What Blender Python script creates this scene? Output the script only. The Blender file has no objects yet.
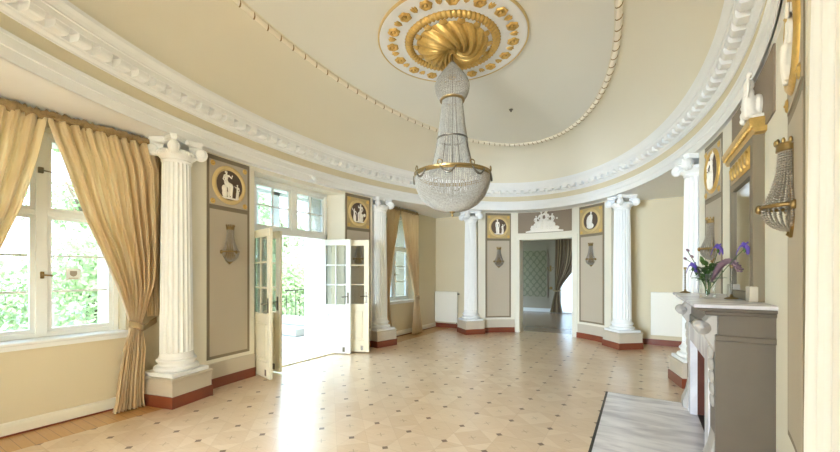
import bpy, math, random
from mathutils import Vector, Matrix
R = math.radians
PI = math.pi
random.seed(7)
scene = bpy.context.scene
col = scene.collection

# ------------------------------------------------------------------ camera, world, light, exposure
cam_d = bpy.data.cameras.new('camera')
cam_d.sensor_width = 36.0
cam_d.lens = 366.8 / 840.0 * 36.0
cam_d.shift_y = 48.1 / 840.0
cam_d.clip_start = 0.05
cam_d.clip_end = 300
cam = bpy.data.objects.new('camera', cam_d)
col.objects.link(cam)
cam.location = (2.052, -4.212, 1.5)
cam.rotation_euler = (R(90), 0, R(31.0))
scene.camera = cam

world = bpy.data.worlds.new('sky')
scene.world = world
world.use_nodes = True
wn = world.node_tree
wn.nodes['Background'].inputs[0].default_value = (0.60, 0.79, 1.0, 1)
wn.nodes['Background'].inputs[1].default_value = 2.7

def add_light(name, kind, loc, target, energy, color=(1, 1, 1), size=1.0, size_y=None, angle=None, portal=False):
    d = bpy.data.lights.new(name, kind)
    d.energy = energy
    d.color = color
    if kind == 'AREA':
        d.shape = 'RECTANGLE'
        d.size = size
        d.size_y = size_y or size
        if portal:
            d.cycles.is_portal = True
    if kind == 'SUN' and angle is not None:
        d.angle = angle
    o = bpy.data.objects.new(name, d)
    col.objects.link(o)
    o.location = loc
    o.rotation_euler = (Vector(target) - Vector(loc)).to_track_quat('-Z', 'Y').to_euler()
    return o

add_light('sun', 'SUN', (20, -10, 30), (0, 0, 0), 2.4, (1, 0.96, 0.88), angle=R(3))
# unseen fill lamp added behind the camera to brighten the room
add_light('near_fill_light', 'AREA', (-0.8, -12.1, 1.7), (-0.8, 0, 1.7), 480, (0.66, 0.83, 1.0), 3.6, 2.8)
# daylight at the garden door and windows
add_light('sky_portal', 'AREA', (-3.74, 0.13, 1.5), (0, 0.13, 1.5), 1, size=1.6, size_y=3.0, portal=True)
add_light('sky_portal', 'AREA', (-3.74, -3.0, 1.9), (0, -3.0, 1.9), 1, size=1.3, size_y=2.1, portal=True)
add_light('sky_portal', 'AREA', (-3.74, 3.22, 1.9), (0, 3.22, 1.9), 1, size=1.3, size_y=2.1, portal=True)
add_light('sky_portal', 'AREA', (-4.3, 8.3, 1.7), (0, 8.3, 1.7), 1, size=3.8, size_y=2.4, portal=True)  # unseen opening in the next room's side wall, added to brighten it
add_light('sky_portal', 'AREA', (-0.13, 10.99, 1.4), (-0.13, 0, 1.4), 1, size=0.95, size_y=2.7, portal=True)

vs = scene.view_settings
vs.view_transform = 'Standard'
vs.look = 'None'
vs.gamma = 1.0
vs.use_curve_mapping = False
vs.exposure = 2.32
scene.cycles.use_denoising = True
scene.cycles.max_bounces = 14
scene.cycles.diffuse_bounces = 10
scene.cycles.transmission_bounces = 6
scene.cycles.transparent_max_bounces = 16
scene.cycles.caustics_reflective = False
scene.cycles.caustics_refractive = False
scene.cycles.sample_clamp_indirect = 6

# ------------------------------------------------------------------ materials
def srgb(r, g, b):
    f = lambda c: (c / 255 / 12.92) if c / 255 <= 0.04045 else ((c / 255 + 0.055) / 1.055) ** 2.4
    return (f(r), f(g), f(b), 1.0)

class NT:
    def __init__(self, m):
        self.t = m.node_tree
        self.bsdf = self.t.nodes['Principled BSDF']
    def n(self, typ, **kw):
        x = self.t.nodes.new(typ)
        for k, v in kw.items():
            setattr(x, k, v)
        return x
    def l(self, a, b):
        self.t.links.new(a, b)
    def m(self, op, a, b=0.0, c=None):
        x = self.n('ShaderNodeMath', operation=op)
        for i, v in enumerate((a, b) if c is None else (a, b, c)):
            if hasattr(v, 'is_linked') or hasattr(v, 'links'):
                self.l(v, x.inputs[i])
            else:
                x.inputs[i].default_value = v
        return x.outputs[0]
    def mix(self, fac, a, b):
        x = self.n('ShaderNodeMix', data_type='RGBA')
        for s, v in ((x.inputs[0], fac), (x.inputs[6], a), (x.inputs[7], b)):
            if hasattr(v, 'links'):
                self.l(v, s)
            else:
                s.default_value = v
        return x.outputs[2]

def mat(name, c, rough=0.6, var=0.05, scale=6.0, metal=0.0, bump=0.0, bscale=40.0, coat=0.0, trans=0.0, sheen=0.0, stretch=None, spec=None):
    m = bpy.data.materials.new(name)
    m.use_nodes = True
    q = NT(m)
    b = q.bsdf
    b.inputs['Roughness'].default_value = rough
    b.inputs['Metallic'].default_value = metal
    if spec is not None:
        b.inputs['Specular IOR Level'].default_value = spec
    if coat:
        b.inputs['Coat Weight'].default_value = coat
        b.inputs['Coat Roughness'].default_value = 0.15
    if trans:
        b.inputs['Transmission Weight'].default_value = trans
    if sheen:
        b.inputs['Sheen Weight'].default_value = sheen
    tc = q.n('ShaderNodeTexCoord')
    mp = q.n('ShaderNodeMapping')
    q.l(tc.outputs['Object'], mp.inputs[0])
    if stretch:
        mp.inputs['Scale'].default_value = stretch
    nz = q.n('ShaderNodeTexNoise')
    nz.inputs['Scale'].default_value = scale
    nz.inputs['Detail'].default_value = 3
    q.l(mp.outputs[0], nz.inputs['Vector'])
    lo = tuple(max(0, x * (1 - var)) for x in c[:3]) + (1,)
    hi = tuple(min(1, x * (1 + var)) for x in c[:3]) + (1,)
    q.l(q.mix(nz.outputs['Fac'], lo, hi), b.inputs['Base Color'])
    if bump:
        n2 = q.n('ShaderNodeTexNoise')
        n2.inputs['Scale'].default_value = bscale
        q.l(mp.outputs[0], n2.inputs['Vector'])
        bp = q.n('ShaderNodeBump')
        bp.inputs['Strength'].default_value = bump
        bp.inputs['Distance'].default_value = 0.01
        q.l(n2.outputs['Fac'], bp.inputs['Height'])
        q.l(bp.outputs[0], b.inputs['Normal'])
    return m

M = {}
M['white'] = mat('white_plaster', srgb(236, 238, 240), 0.55, 0.02)
M['cream'] = mat('cream_wall_paint', srgb(228, 224, 210), 0.6, 0.03, 2.0)
M['alcove'] = mat('alcove_wall_paint', srgb(216, 205, 178), 0.7, 0.03, 2.0)
M['frieze'] = mat('tan_frieze_paint', srgb(216, 206, 180), 0.7, 0.03)
M['ceiling'] = mat('ceiling_paint', srgb(228, 228, 222), 0.8, 0.02, 1.0)
M['cove'] = mat('cream_cove', srgb(227, 222, 206), 0.8, 0.02, 1.0)  # slightly creamier tone than the flat ceiling
M['greige'] = mat('greige_panel_paint', srgb(184, 173, 155), 0.6, 0.03, 3.0)
M['border'] = mat('dark_taupe_border', srgb(128, 116, 96), 0.6, 0.04)
M['brown'] = mat('brown_panel_paint', srgb(140, 124, 106), 0.6, 0.04)
M['dado'] = mat('grey_dado_stone', srgb(196, 186, 170), 0.5, 0.04)
M['red'] = mat('red_brown_skirting', srgb(126, 62, 40), 0.35, 0.15, 5.0, coat=0.3)
M['gold'] = mat('gilding', srgb(214, 178, 104), 0.34, 0.25, 30.0, metal=0.55, bump=0.3, bscale=90)
M['goldpaint'] = mat('gold_paint', srgb(214, 190, 136), 0.5, 0.08, 20.0, metal=0.15)
M['goldfield'] = mat('dull_gold_field', srgb(190, 166, 118), 0.55, 0.08, 12.0, metal=0.1)
M['cameo'] = mat('dark_cameo_ground', srgb(98, 80, 66), 0.6, 0.08)
M['relief'] = mat('white_relief_plaster', srgb(240, 236, 228), 0.6, 0.02)
M['joinery'] = mat('white_painted_joinery', srgb(236, 239, 240), 0.35, 0.02)
M['doorcream'] = mat('cream_painted_joinery', srgb(236, 228, 204), 0.4, 0.02)
M['metal'] = mat('aged_brass', srgb(150, 125, 80), 0.35, 0.1, metal=0.8)
M['pewter'] = mat('pewter', srgb(120, 112, 100), 0.35, 0.1, metal=0.8)
M['dark'] = mat('dark_iron', srgb(50, 44, 38), 0.5, 0.1, metal=0.3)
M['satin'] = None
M['radiator'] = mat('radiator_enamel', srgb(240, 238, 230), 0.35, 0.01)
M['stone'] = mat('taupe_mantel_stone', srgb(106, 97, 86), 0.45, 0.1, 7.0, bump=0.05)
M['stone_carved'] = mat('grey_carved_stone', srgb(176, 170, 164), 0.45, 0.15, 9.0, bump=0.1)
M['firebrick'] = mat('rusty_firebox', srgb(96, 48, 34), 0.8, 0.3, 9.0)
M['terrace'] = mat('pale_terrace_stone', srgb(158, 155, 150), 0.8, 0.06)
M['lawn'] = mat('lawn', srgb(70, 92, 48), 0.9, 0.2)
M['render'] = mat('white_outside_render', srgb(240, 240, 238), 0.8, 0.02)
M['crystal'] = mat('crystal_beads', srgb(206, 202, 192), 0.12, 0.5, 45.0, trans=0.25)
M['crystal_dark'] = mat('smoky_crystal_beads', srgb(186, 178, 166), 0.12, 0.45, 60.0, trans=0.25)
M['greywall'] = mat('pale_grey_wall', srgb(166, 156, 142), 0.7, 0.03)
M['greyfloor'] = mat('grey_brown_floor', srgb(140, 116, 92), 0.25, 0.08, 4.0)
M['purple'] = mat('purple_petals', srgb(104, 82, 176), 0.6, 0.2, 30)
M['mauve'] = mat('dry_mauve_petals', srgb(122, 96, 108), 0.7, 0.2, 30)
M['leafgreen'] = mat('dark_green_leaves', srgb(72, 100, 48), 0.5, 0.25, 30)
M['bark'] = mat('bark', srgb(96, 80, 64), 0.9, 0.2)
M['rope'] = mat('garland_plaster', srgb(244, 236, 220), 0.6, 0.02)
M['tieband'] = mat('braided_tie', srgb(168, 148, 112), 0.6, 0.12, 60)

def satin(name, ca, cb, sc, transl=0.35):
    m = bpy.data.materials.new(name)
    m.use_nodes = True
    q = NT(m)
    b = q.bsdf
    b.inputs['Roughness'].default_value = 0.42
    b.inputs['Sheen Weight'].default_value = 0.3
    tc = q.n('ShaderNodeTexCoord')
    mp = q.n('ShaderNodeMapping')
    mp.inputs['Scale'].default_value = sc
    q.l(tc.outputs['Object'], mp.inputs[0])
    nz = q.n('ShaderNodeTexNoise')
    nz.inputs['Scale'].default_value = 5
    q.l(mp.outputs[0], nz.inputs['Vector'])
    c = q.mix(nz.outputs['Fac'], ca, cb)
    q.l(c, b.inputs['Base Color'])
    t = q.n('ShaderNodeBsdfTranslucent')
    q.l(c, t.inputs[0])
    mx = q.n('ShaderNodeMixShader')
    mx.inputs[0].default_value = transl
    q.l(b.outputs[0], mx.inputs[1])
    q.l(t.outputs[0], mx.inputs[2])
    q.l(mx.outputs[0], q.t.nodes['Material Output'].inputs[0])
    return m
M['satin'] = satin('gold_satin', srgb(234, 211, 166), srgb(250, 239, 214), (4, 4, 0.4), 0.5)
M['ruche'] = satin('ruched_gold_satin', srgb(128, 102, 62), srgb(184, 156, 106), (9, 9, 9), 0.1)
M['sheer'] = satin('white_sheer', srgb(240, 240, 240), srgb(250, 250, 250), (2, 2, 1), 0.6)

def leaf_mat(name, ca, cb, sc=1.6):
    m = satin(name, ca, cb, (sc, sc, sc), 0.45)
    return m
M['leaf_a'] = leaf_mat('pale_green_foliage', srgb(150, 172, 124), srgb(200, 214, 172))
M['leaf_b'] = leaf_mat('fresh_green_foliage', srgb(126, 156, 96), srgb(178, 198, 142))

def stripes():
    m = bpy.data.materials.new('striped_bronze_fabric')
    m.use_nodes = True
    q = NT(m)
    tc = q.n('ShaderNodeTexCoord')
    sp = q.n('ShaderNodeSeparateXYZ')
    q.l(tc.outputs['UV'], sp.inputs[0])
    s = q.m('SINE', q.m('MULTIPLY', sp.outputs[0], 60.0))
    f = q.m('GREATER_THAN', s, 0.1)
    q.l(q.mix(f, srgb(104, 84, 64), srgb(150, 130, 100)), q.bsdf.inputs['Base Color'])
    q.bsdf.inputs['Roughness'].default_value = 0.5
    return m
M['stripe'] = stripes()

def damask():
    m = bpy.data.materials.new('green_damask')
    m.use_nodes = True
    q = NT(m)
    tc = q.n('ShaderNodeTexCoord')
    sp = q.n('ShaderNodeSeparateXYZ')
    q.l(tc.outputs['Object'], sp.inputs[0])
    a = q.m('COSINE', q.m('MULTIPLY', sp.outputs[0], 25.0))
    b_ = q.m('COSINE', q.m('MULTIPLY', sp.outputs[2], 20.0))
    c = q.m('ABSOLUTE', q.m('ADD', a, b_))
    nz = q.n('ShaderNodeTexNoise')
    nz.inputs['Scale'].default_value = 9
    q.l(tc.outputs['Object'], nz.inputs['Vector'])
    f = q.m('GREATER_THAN', q.m('ADD', c, q.m('MULTIPLY', q.m('SUBTRACT', nz.outputs['Fac'], 0.5), 2.0)), 0.55)
    q.l(q.mix(f, srgb(126, 124, 104), srgb(152, 148, 128)), q.bsdf.inputs['Base Color'])
    return m
M['damask'] = damask()

def glass(name, tint=(0.96, 0.98, 0.98, 1), refl=0.08):
    m = bpy.data.materials.new(name)
    m.use_nodes = True
    q = NT(m)
    t = q.n('ShaderNodeBsdfTransparent')
    t.inputs[0].default_value = tint
    g = q.n('ShaderNodeBsdfGlossy')
    g.inputs['Roughness'].default_value = 0.02
    fr = q.n('ShaderNodeFresnel')
    fr.inputs[0].default_value = 1.45
    mx = q.n('ShaderNodeMixShader')
    q.l(q.m('MULTIPLY', fr.outputs[0], refl * 10), mx.inputs[0])
    q.l(t.outputs[0], mx.inputs[1])
    q.l(g.outputs[0], mx.inputs[2])
    q.l(mx.outputs[0], q.t.nodes['Material Output'].inputs[0])
    return m
M['pane'] = glass('window_glass')
M['vaseglass'] = glass('clear_vase_glass', (0.97, 0.985, 0.98, 1), 0.035)

def mirror_mat():
    m = bpy.data.materials.new('mirror_glass')
    m.use_nodes = True
    q = NT(m)
    q.bsdf.inputs['Base Color'].default_value = (0.82, 0.83, 0.82, 1)
    q.bsdf.inputs['Metallic'].default_value = 1
    q.bsdf.inputs['Roughness'].default_value = 0.06
    return m
M['mirror'] = mirror_mat()

def marble():
    m = bpy.data.materials.new('white_veined_marble')
    m.use_nodes = True
    q = NT(m)
    tc = q.n('ShaderNodeTexCoord')
    mp = q.n('ShaderNodeMapping')
    mp.inputs['Rotation'].default_value = (0, 0, R(38))
    mp.inputs['Scale'].default_value = (1.0, 3.6, 1.0)
    q.l(tc.outputs['Object'], mp.inputs[0])
    n = q.n('ShaderNodeTexNoise')
    n.inputs['Scale'].default_value = 2.2
    n.inputs['Detail'].default_value = 6
    n.inputs['Distortion'].default_value = 0.6
    q.l(mp.outputs[0], n.inputs['Vector'])
    r = q.n('ShaderNodeValToRGB')
    r.color_ramp.elements[0].position = 0.32
    r.color_ramp.elements[0].color = srgb(192, 189, 198)
    r.color_ramp.elements[1].position = 0.6
    r.color_ramp.elements[1].color = srgb(232, 230, 234)
    q.l(n.outputs['Fac'], r.inputs[0])
    q.l(r.outputs[0], q.bsdf.inputs['Base Color'])
    q.bsdf.inputs['Roughness'].default_value = 0.25
    return m
M['marble'] = marble()

def parquet():
    m = bpy.data.materials.new('inlaid_parquet')
    m.use_nodes = True
    q = NT(m)
    S = 0.38
    tc = q.n('ShaderNodeTexCoord')
    sp = q.n('ShaderNodeSeparateXYZ')
    q.l(tc.outputs['Object'], sp.inputs[0])
    gx = q.m('DIVIDE', q.m('SUBTRACT', sp.outputs[0], 0.16), S)
    gy = q.m('DIVIDE', q.m('SUBTRACT', sp.outputs[1], -0.89), S)
    dx = q.m('ABSOLUTE', q.m('SUBTRACT', gx, q.m('ROUND', gx)))
    dy = q.m('ABSOLUTE', q.m('SUBTRACT', gy, q.m('ROUND', gy)))
    dot = q.m('LESS_THAN', q.m('ADD', dx, dy), 0.088)
    fx = q.m('FLOOR', gx)
    fy = q.m('FLOOR', gy)
    hx = q.m('SUBTRACT', q.m('SUBTRACT', gx, fx), 0.5)
    hy = q.m('SUBTRACT', q.m('SUBTRACT', gy, fy), 0.5)
    ax = q.m('ABSOLUTE', hx)
    ay = q.m('ABSOLUTE', hy)
    inx = q.m('LESS_THAN', q.m('MAXIMUM', ax, ay), 0.075)
    xx = q.m('LESS_THAN', q.m('ABSOLUTE', q.m('SUBTRACT', ax, ay)), 0.018)
    cross = q.m('MULTIPLY', inx, xx)
    # joints along the diagonals between inlays and along the grid
    jd = q.m('LESS_THAN', q.m('ABSOLUTE', q.m('SUBTRACT', q.m('ADD', ax, ay), 0.5)), 0.006)
    jg = q.m('LESS_THAN', q.m('MINIMUM', dx, dy), 0.006)
    joint = q.m('MAXIMUM', jd, jg)
    # tone per triangular piece
    cmb = q.n('ShaderNodeCombineXYZ')
    q.l(fx, cmb.inputs[0])
    q.l(fy, cmb.inputs[1])
    q.l(q.m('GREATER_THAN', q.m('ADD', ax, ay), 0.5), cmb.inputs[2])
    wn_ = q.n('ShaderNodeTexWhiteNoise')
    q.l(cmb.outputs[0], wn_.inputs[0])
    mp = q.n('ShaderNodeMapping')
    mp.inputs['Scale'].default_value = (3, 26, 1)
    mp.inputs['Rotation'].default_value = (0, 0, R(45))
    q.l(tc.outputs['Object'], mp.inputs[0])
    gr = q.n('ShaderNodeTexNoise')
    gr.inputs['Scale'].default_value = 2
    gr.inputs['Detail'].default_value = 5
    q.l(mp.outputs[0], gr.inputs['Vector'])
    t = q.m('ADD', q.m('MULTIPLY', wn_.outputs[0], 0.45), q.m('MULTIPLY', gr.outputs['Fac'], 0.55))
    base = q.mix(t, srgb(203, 172, 137), srgb(230, 210, 184))
    c = q.mix(q.m('MULTIPLY', joint, 0.2), base, srgb(128, 92, 56))
    c = q.mix(dot, c, srgb(120, 92, 68))
    c = q.mix(q.m('MULTIPLY', cross, 0.4), c, srgb(120, 88, 58))
    # plain strip border under the windows
    bx = q.m('LESS_THAN', sp.outputs[0], -2.5)
    by = q.m('GREATER_THAN', q.m('ABSOLUTE', sp.outputs[1]), 2.1)
    bd = q.m('MULTIPLY', bx, by)
    s = q.m('LESS_THAN', q.m('ABSOLUTE', q.m('SUBTRACT', q.m('FRACT', q.m('DIVIDE', sp.outputs[1], 0.085)), 0.5)), 0.03)
    bc = q.mix(q.m('MULTIPLY', s, 0.6), q.mix(gr.outputs['Fac'], srgb(186, 136, 72), srgb(204, 156, 92)), srgb(110, 76, 42))
    c = q.mix(bd, c, bc)
    q.l(c, q.bsdf.inputs['Base Color'])
    q.bsdf.inputs['Roughness'].default_value = 0.3
    q.bsdf.inputs['Coat Weight'].default_value = 0.6
    q.bsdf.inputs['Coat Roughness'].default_value = 0.22
    return m
M['parquet'] = parquet()

# ------------------------------------------------------------------ mesh builder
class MB:
    def __init__(self):
        self.v = []
        self.f = []
        self.uv = None
    def add(self, vs, fs):
        o = len(self.v)
        self.v += [tuple(p) for p in vs]
        self.f += [tuple(i + o for i in f) for f in fs]
        return o
    def box(self, x0, y0, z0, x1, y1, z1):
        self.add([(x0, y0, z0), (x1, y0, z0), (x1, y1, z0), (x0, y1, z0), (x0, y0, z1), (x1, y0, z1), (x1, y1, z1), (x0, y1, z1)],
                 [(0, 3, 2, 1), (4, 5, 6, 7), (0, 1, 5, 4), (1, 2, 6, 5), (2, 3, 7, 6), (3, 0, 4, 7)])
        return self
    def bbox(self, x0, y0, z0, x1, y1, z1, b=0.01):
        """box with chamfered edges (three-axis)"""
        cx, cy, cz = (x0 + x1) / 2, (y0 + y1) / 2, (z0 + z1) / 2
        hx, hy, hz = (x1 - x0) / 2, (y1 - y0) / 2, (z1 - z0) / 2
        b = min(b, hx * .9, hy * .9, hz * .9)
        prof = [(hx - b, hy - b, -hz), (hx, hy, -hz + b), (hx, hy, hz - b), (hx - b, hy - b, hz)]
        rings = []
        for (a, c, z) in prof:
            rings.append([(cx - a + b * .0, cy - c, cz + z), (cx + a, cy - c, cz + z), (cx + a, cy + c, cz + z), (cx - a, cy + c, cz + z)])
        vs = [p for r in rings for p in r]
        fs = [(3, 2, 1, 0), (12, 13, 14, 15)]
        for k in range(3):
            for i in range(4):
                j = (i + 1) % 4
                fs.append((k * 4 + i, k * 4 + j, k * 4 + 4 + j, k * 4 + 4 + i))
        self.add(vs, fs)
        return self
    def prism(self, poly, z0, z1):
        n = len(poly)
        self.add([(x, y, z0) for x, y in poly] + [(x, y, z1) for x, y in poly],
                 [tuple(range(n - 1, -1, -1)), tuple(range(n, 2 * n))] + [(i, (i + 1) % n, n + (i + 1) % n, n + i) for i in range(n)])
        return self
    def prism_y(self, poly, y0, y1):
        """poly in (x,z), extruded along y"""
        n = len(poly)
        self.add([(x, y0, z) for x, z in poly] + [(x, y1, z) for x, z in poly],
                 [tuple(range(n)), tuple(range(2 * n - 1, n - 1, -1))] + [(i, n + i, n + (i + 1) % n, (i + 1) % n) for i in range(n)])
        return self
    def grid(self, fn, nu, nv, cu=False, cv=False):
        vs = []
        for j in range(nv if cv else nv + 1):
            for i in range(nu if cu else nu + 1):
                vs.append(fn(i / nu, j / nv))
        w = nu if cu else nu + 1
        h = nv if cv else nv + 1
        fs = []
        for j in range(nv):
            for i in range(nu):
                a, b = i, (i + 1) % w
                c, d = j, (j + 1) % h
                fs.append((c * w + a, c * w + b, d * w + b, d * w + a))
        self.add(vs, fs)
        return self
    def lathe(self, prof, n=32, c=(0, 0, 0), rfn=None, a0=0.0, a1=2 * PI, caps=True):
        full = abs(a1 - a0 - 2 * PI) < 1e-6
        m = n if full else n + 1
        vs = []
        for r, z in prof:
            for i in range(m):
                a = a0 + (a1 - a0) * i / n
                rr = r * (rfn(a, z) if rfn else 1)
                vs.append((c[0] + rr * math.cos(a), c[1] + rr * math.sin(a), c[2] + z))
        fs = []
        for k in range(len(prof) - 1):
            for i in range(n):
                j = (i + 1) % m
                fs.append((k * m + i, k * m + j, (k + 1) * m + j, (k + 1) * m + i))
        if caps and full:
            fs.append(tuple(range(m - 1, -1, -1)))
            fs.append(tuple((len(prof) - 1) * m + i for i in range(m)))
        self.add(vs, fs)
        return self
    def ell(self, c, r, nu=12, nv=8, rot=None):
        def fn(u, v):
            a = u * 2 * PI
            b = (v - .5) * PI * .999
            p = Vector((r[0] * math.cos(a) * math.cos(b), r[1] * math.sin(a) * math.cos(b), r[2] * math.sin(b)))
            if rot is not None:
                p = rot @ p
            return (c[0] + p.x, c[1] + p.y, c[2] + p.z)
        return self.grid(fn, nu, nv, cu=True)
    def octa(self, c, r):
        x, y, z = c
        self.add([(x + r, y, z), (x, y + r, z), (x - r, y, z), (x, y - r, z), (x, y, z + r), (x, y, z - r)],
                 [(0, 1, 4), (1, 2, 4), (2, 3, 4), (3, 0, 4), (1, 0, 5), (2, 1, 5), (3, 2, 5), (0, 3, 5)])
    def tube(self, pts, rad, n=8, closed=False, cap=True):
        pts = [Vector(p) for p in pts]
        m = len(pts)
        rs = rad if isinstance(rad, (list, tuple)) else [rad] * m
        vs = []
        up = None
        for i in range(m):
            if closed:
                t = pts[(i + 1) % m] - pts[i - 1]
            else:
                t = pts[min(i + 1, m - 1)] - pts[max(i - 1, 0)]
            t.normalize()
            if up is None:
                up = Vector((0, 0, 1)) if abs(t.z) < .9 else Vector((1, 0, 0))
            s = t.cross(up)
            if s.length < 1e-6:
                s = t.cross(Vector((1, 0, 0)))
            s.normalize()
            w = s.cross(t).normalized()
            up = w
            for k in range(n):
                a = 2 * PI * k / n
                p = pts[i] + s * (rs[i] * math.cos(a)) + w * (rs[i] * math.sin(a))
                vs.append(tuple(p))
        fs = []
        for i in range(m if closed else m - 1):
            j = (i + 1) % m
            for k in range(n):
                l = (k + 1) % n
                fs.append((i * n + k, i * n + l, j * n + l, j * n + k))
        if cap and not closed:
            fs.append(tuple(range(n - 1, -1, -1)))
            fs.append(tuple((m - 1) * n + k for k in range(n)))
        self.add(vs, fs)
        return self
    def disc(self, c, axis, r, t, n=24):
        """short cylinder centred at c, along axis"""
        ax = Vector(axis).normalized()
        self.tube([Vector(c) - ax * t / 2, Vector(c) + ax * t / 2], r, n)
        return self
    def build(self, name, m, parent=None, smooth=False, remesh=None, kind=None, bevel=None, uv=False):
        me = bpy.data.meshes.new(name)
        me.from_pydata(self.v, [], self.f)
        me.materials.append(M[m] if isinstance(m, str) else m)
        me.update()
        if smooth:
            for p in me.polygons:
                p.use_smooth = True
        if self.uv:
            ul = me.uv_layers.new(name='UVMap')
            for lp in me.loops:
                ul.data[lp.index].uv = self.uv[lp.vertex_index]
        o = bpy.data.objects.new(name, me)
        col.objects.link(o)
        if parent is not None:
            o.parent = parent
        if remesh:
            r = o.modifiers.new('remesh', 'REMESH')
            r.mode = 'VOXEL'
            r.voxel_size = remesh
            r.use_smooth_shade = True
        if bevel:
            b = o.modifiers.new('bevel', 'BEVEL')
            b.width = bevel
            b.segments = 2
            b.limit_method = 'ANGLE'
        if kind:
            o['kind'] = kind
        return o

def tag(o, label=None, cat=None, group=None, kind=None):
    if label: o['label'] = label
    if cat: o['category'] = cat
    if group: o['group'] = group
    if kind: o['kind'] = kind
    return o

def thing(name, label, cat, loc=(0, 0, 0), rz=0.0, group=None, kind=None):
    o = bpy.data.objects.new(name, None)
    o.empty_display_size = 0.1
    col.objects.link(o)
    o.location = loc
    o.rotation_euler = (0, 0, rz)
    return tag(o, label, cat, group, kind)

def dup(root, loc, rz, label, group=None):
    r = root.copy()
    col.objects.link(r)
    r.location = loc
    r.rotation_euler = (0, 0, rz)
    r['label'] = label
    if group: r['group'] = group
    for ch in root.children:
        c = ch.copy()
        col.objects.link(c)
        c.parent = r
        for g in ch.children:
            d = g.copy()
            col.objects.link(d)
            d.parent = c
    return r

def struct(o):
    o['kind'] = 'structure'
    return o

def lerp(a, b, t):
    return a + (b - a) * t

def smooth(t):
    return t * t * (3 - 2 * t)

# ------------------------------------------------------------------ the oval: two ellipses about the room's centre
AW, BW = 2.88, 5.36          # face of the curved walls
AF, BF = 2.81, 4.95          # inner edge of the entablature
ZF = 3.09                    # underside of the entablature

def ept(t, a, b, off=0.0):
    x, y = a * math.cos(t) + (0.03 if a == AF else 0), b * math.sin(t)
    nx, ny = -math.cos(t) / a, -math.sin(t) / b
    l = math.hypot(nx, ny)
    return (x + nx / l * off, y + ny / l * off)

def tL(y): return PI - math.asin(y / BW)
def tR(y): return math.asin(y / BW)
def tF(x): return math.acos(x / AW)

def wall_frame(t, z=0.0, off=0.0):
    x, y = ept(t, AW, BW, off)
    nx, ny = -math.cos(t) / AW, -math.sin(t) / BW
    return (x, y, z), math.atan2(-nx, ny)

def arc(t0, t1, off=0.0, n=14):
    return [ept(lerp(t0, t1, i / n), AW, BW, off) for i in range(n + 1)]

def curved_slab(mb, t0, t1, z0, z1, off0, off1, n=14):
    a = arc(t0, t1, off0, n)
    b = arc(t0, t1, off1, n)
    mb.prism(a + b[::-1], z0, z1)
    return mb

# ------------------------------------------------------------------ structure: floor
struct(MB().box(-3.75, -5.1, -0.05, 3.4, 5.56, 0).build('floor', 'parquet'))

# window and door openings of the garden wall
XW = -2.97
W1 = (-3.64, -2.36)
W2 = (2.58, 3.86)
ZS, ZH = 0.86, 2.95
def wall_bits(mb, y0, y1, z0, z1):
    mb.box(-3.75, y0, z0, XW, y1, z1)
mb = MB()
wall_bits(mb, -5.1, W1[0], 0, 3.3)
wall_bits(mb, W1[0], W1[1], 0, ZS - .035)
wall_bits(mb, W1[0], W1[1], ZH, 3.3)
wall_bits(mb, W1[1], -1.78, 0, 3.3)
wall_bits(mb, 1.80, W2[0], 0, 3.3)
wall_bits(mb, W2[0], W2[1], 0, ZS - .035)
wall_bits(mb, W2[0], W2[1], ZH, 3.3)
wall_bits(mb, W2[1], 5.5, 0, 3.3)
struct(mb.build('wall_left', 'alcove'))
# curved piers beside the garden door with splayed reveals
mb = MB()
mb.prism(arc(tL(-1.78), tL(-0.82)) + [(-3.18, -0.67), (-3.75, -0.67), (-3.75, -1.78)], 0, 3.3)
mb.prism([(-3.75, 1.80), (-3.75, 0.93), (-3.18, 0.93)] + arc(tL(1.08), tL(1.80)), 0, 3.3)
mb.prism([(-3.75, -0.67), (-3.18, -0.67)] + arc(tL(-0.82), tL(1.08)) + [(-3.18, 0.93), (-3.75, 0.93)], 3.03, 3.3)
struct(mb.build('wall_garden_side', 'cream'))
# right wall
struct(MB().prism(arc(tR(-1.95), tR(1.80), 0, 30) + [(3.4, 1.80), (3.4, -1.95)], 0, 3.3).build('wall_fireplace_side', 'cream'))
struct(MB().box(2.97, 1.80, 0, 3.4, 5.5, 3.3).box(2.97, -5.1, 0, 3.4, -1.95, 3.3).build('wall_right', 'alcove'))
# far end
DX0, DX1, DZ = -0.63, 0.66, 2.38
mb = MB()
mb.prism([(-1.75, 5.02)] + arc(tF(-1.50), tF(DX0)) + [(DX0, 5.55), (-1.75, 5.55)], 0, 3.3)
mb.prism([(DX1, 5.55)] + arc(tF(DX1), tF(1.52)) + [(1.78, 5.02), (1.78, 5.55)], 0, 3.3)
mb.prism(arc(tF(DX0), tF(DX1)) + [(DX1, 5.55), (DX0, 5.55)], DZ, 3.3)
struct(mb.build('wall_doorway_end', 'cream'))
struct(MB().box(-2.97, 5.02, 0, -1.75, 5.55, 3.3).box(1.78, 5.02, 0, 2.97, 5.55, 3.3).build('wall_far', 'alcove'))
# near end, behind the camera: opening and box added to shape the fill light
mb = MB().box(-3.4, -5.1, 0, -1.5, -4.9, 3.3).box(1.15, -5.1, 0, 3.4, -4.9, 3.3).box(-1.5, -5.1, 3.0, 1.15, -4.9, 3.3)
mb.box(-3.5, -12.2, 0, -3.4, -5.1, 3.3).box(3.4, -12.2, 0, 3.5, -5.1, 3.3).box(-3.5, -12.3, 0, 3.5, -12.2, 3.3)
struct(mb.build('wall_near', 'cream'))
struct(MB().box(-3.5, -12.2, 3.2, 3.5, -4.9, 3.3).build('ceiling_fill_box', 'white'))  # lid of the added box round the fill lamp, its floor below
struct(MB().box(-3.4, -12.2, -.05, 3.4, -5.1, 0).build('floor_fill_box', 'parquet'))

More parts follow.
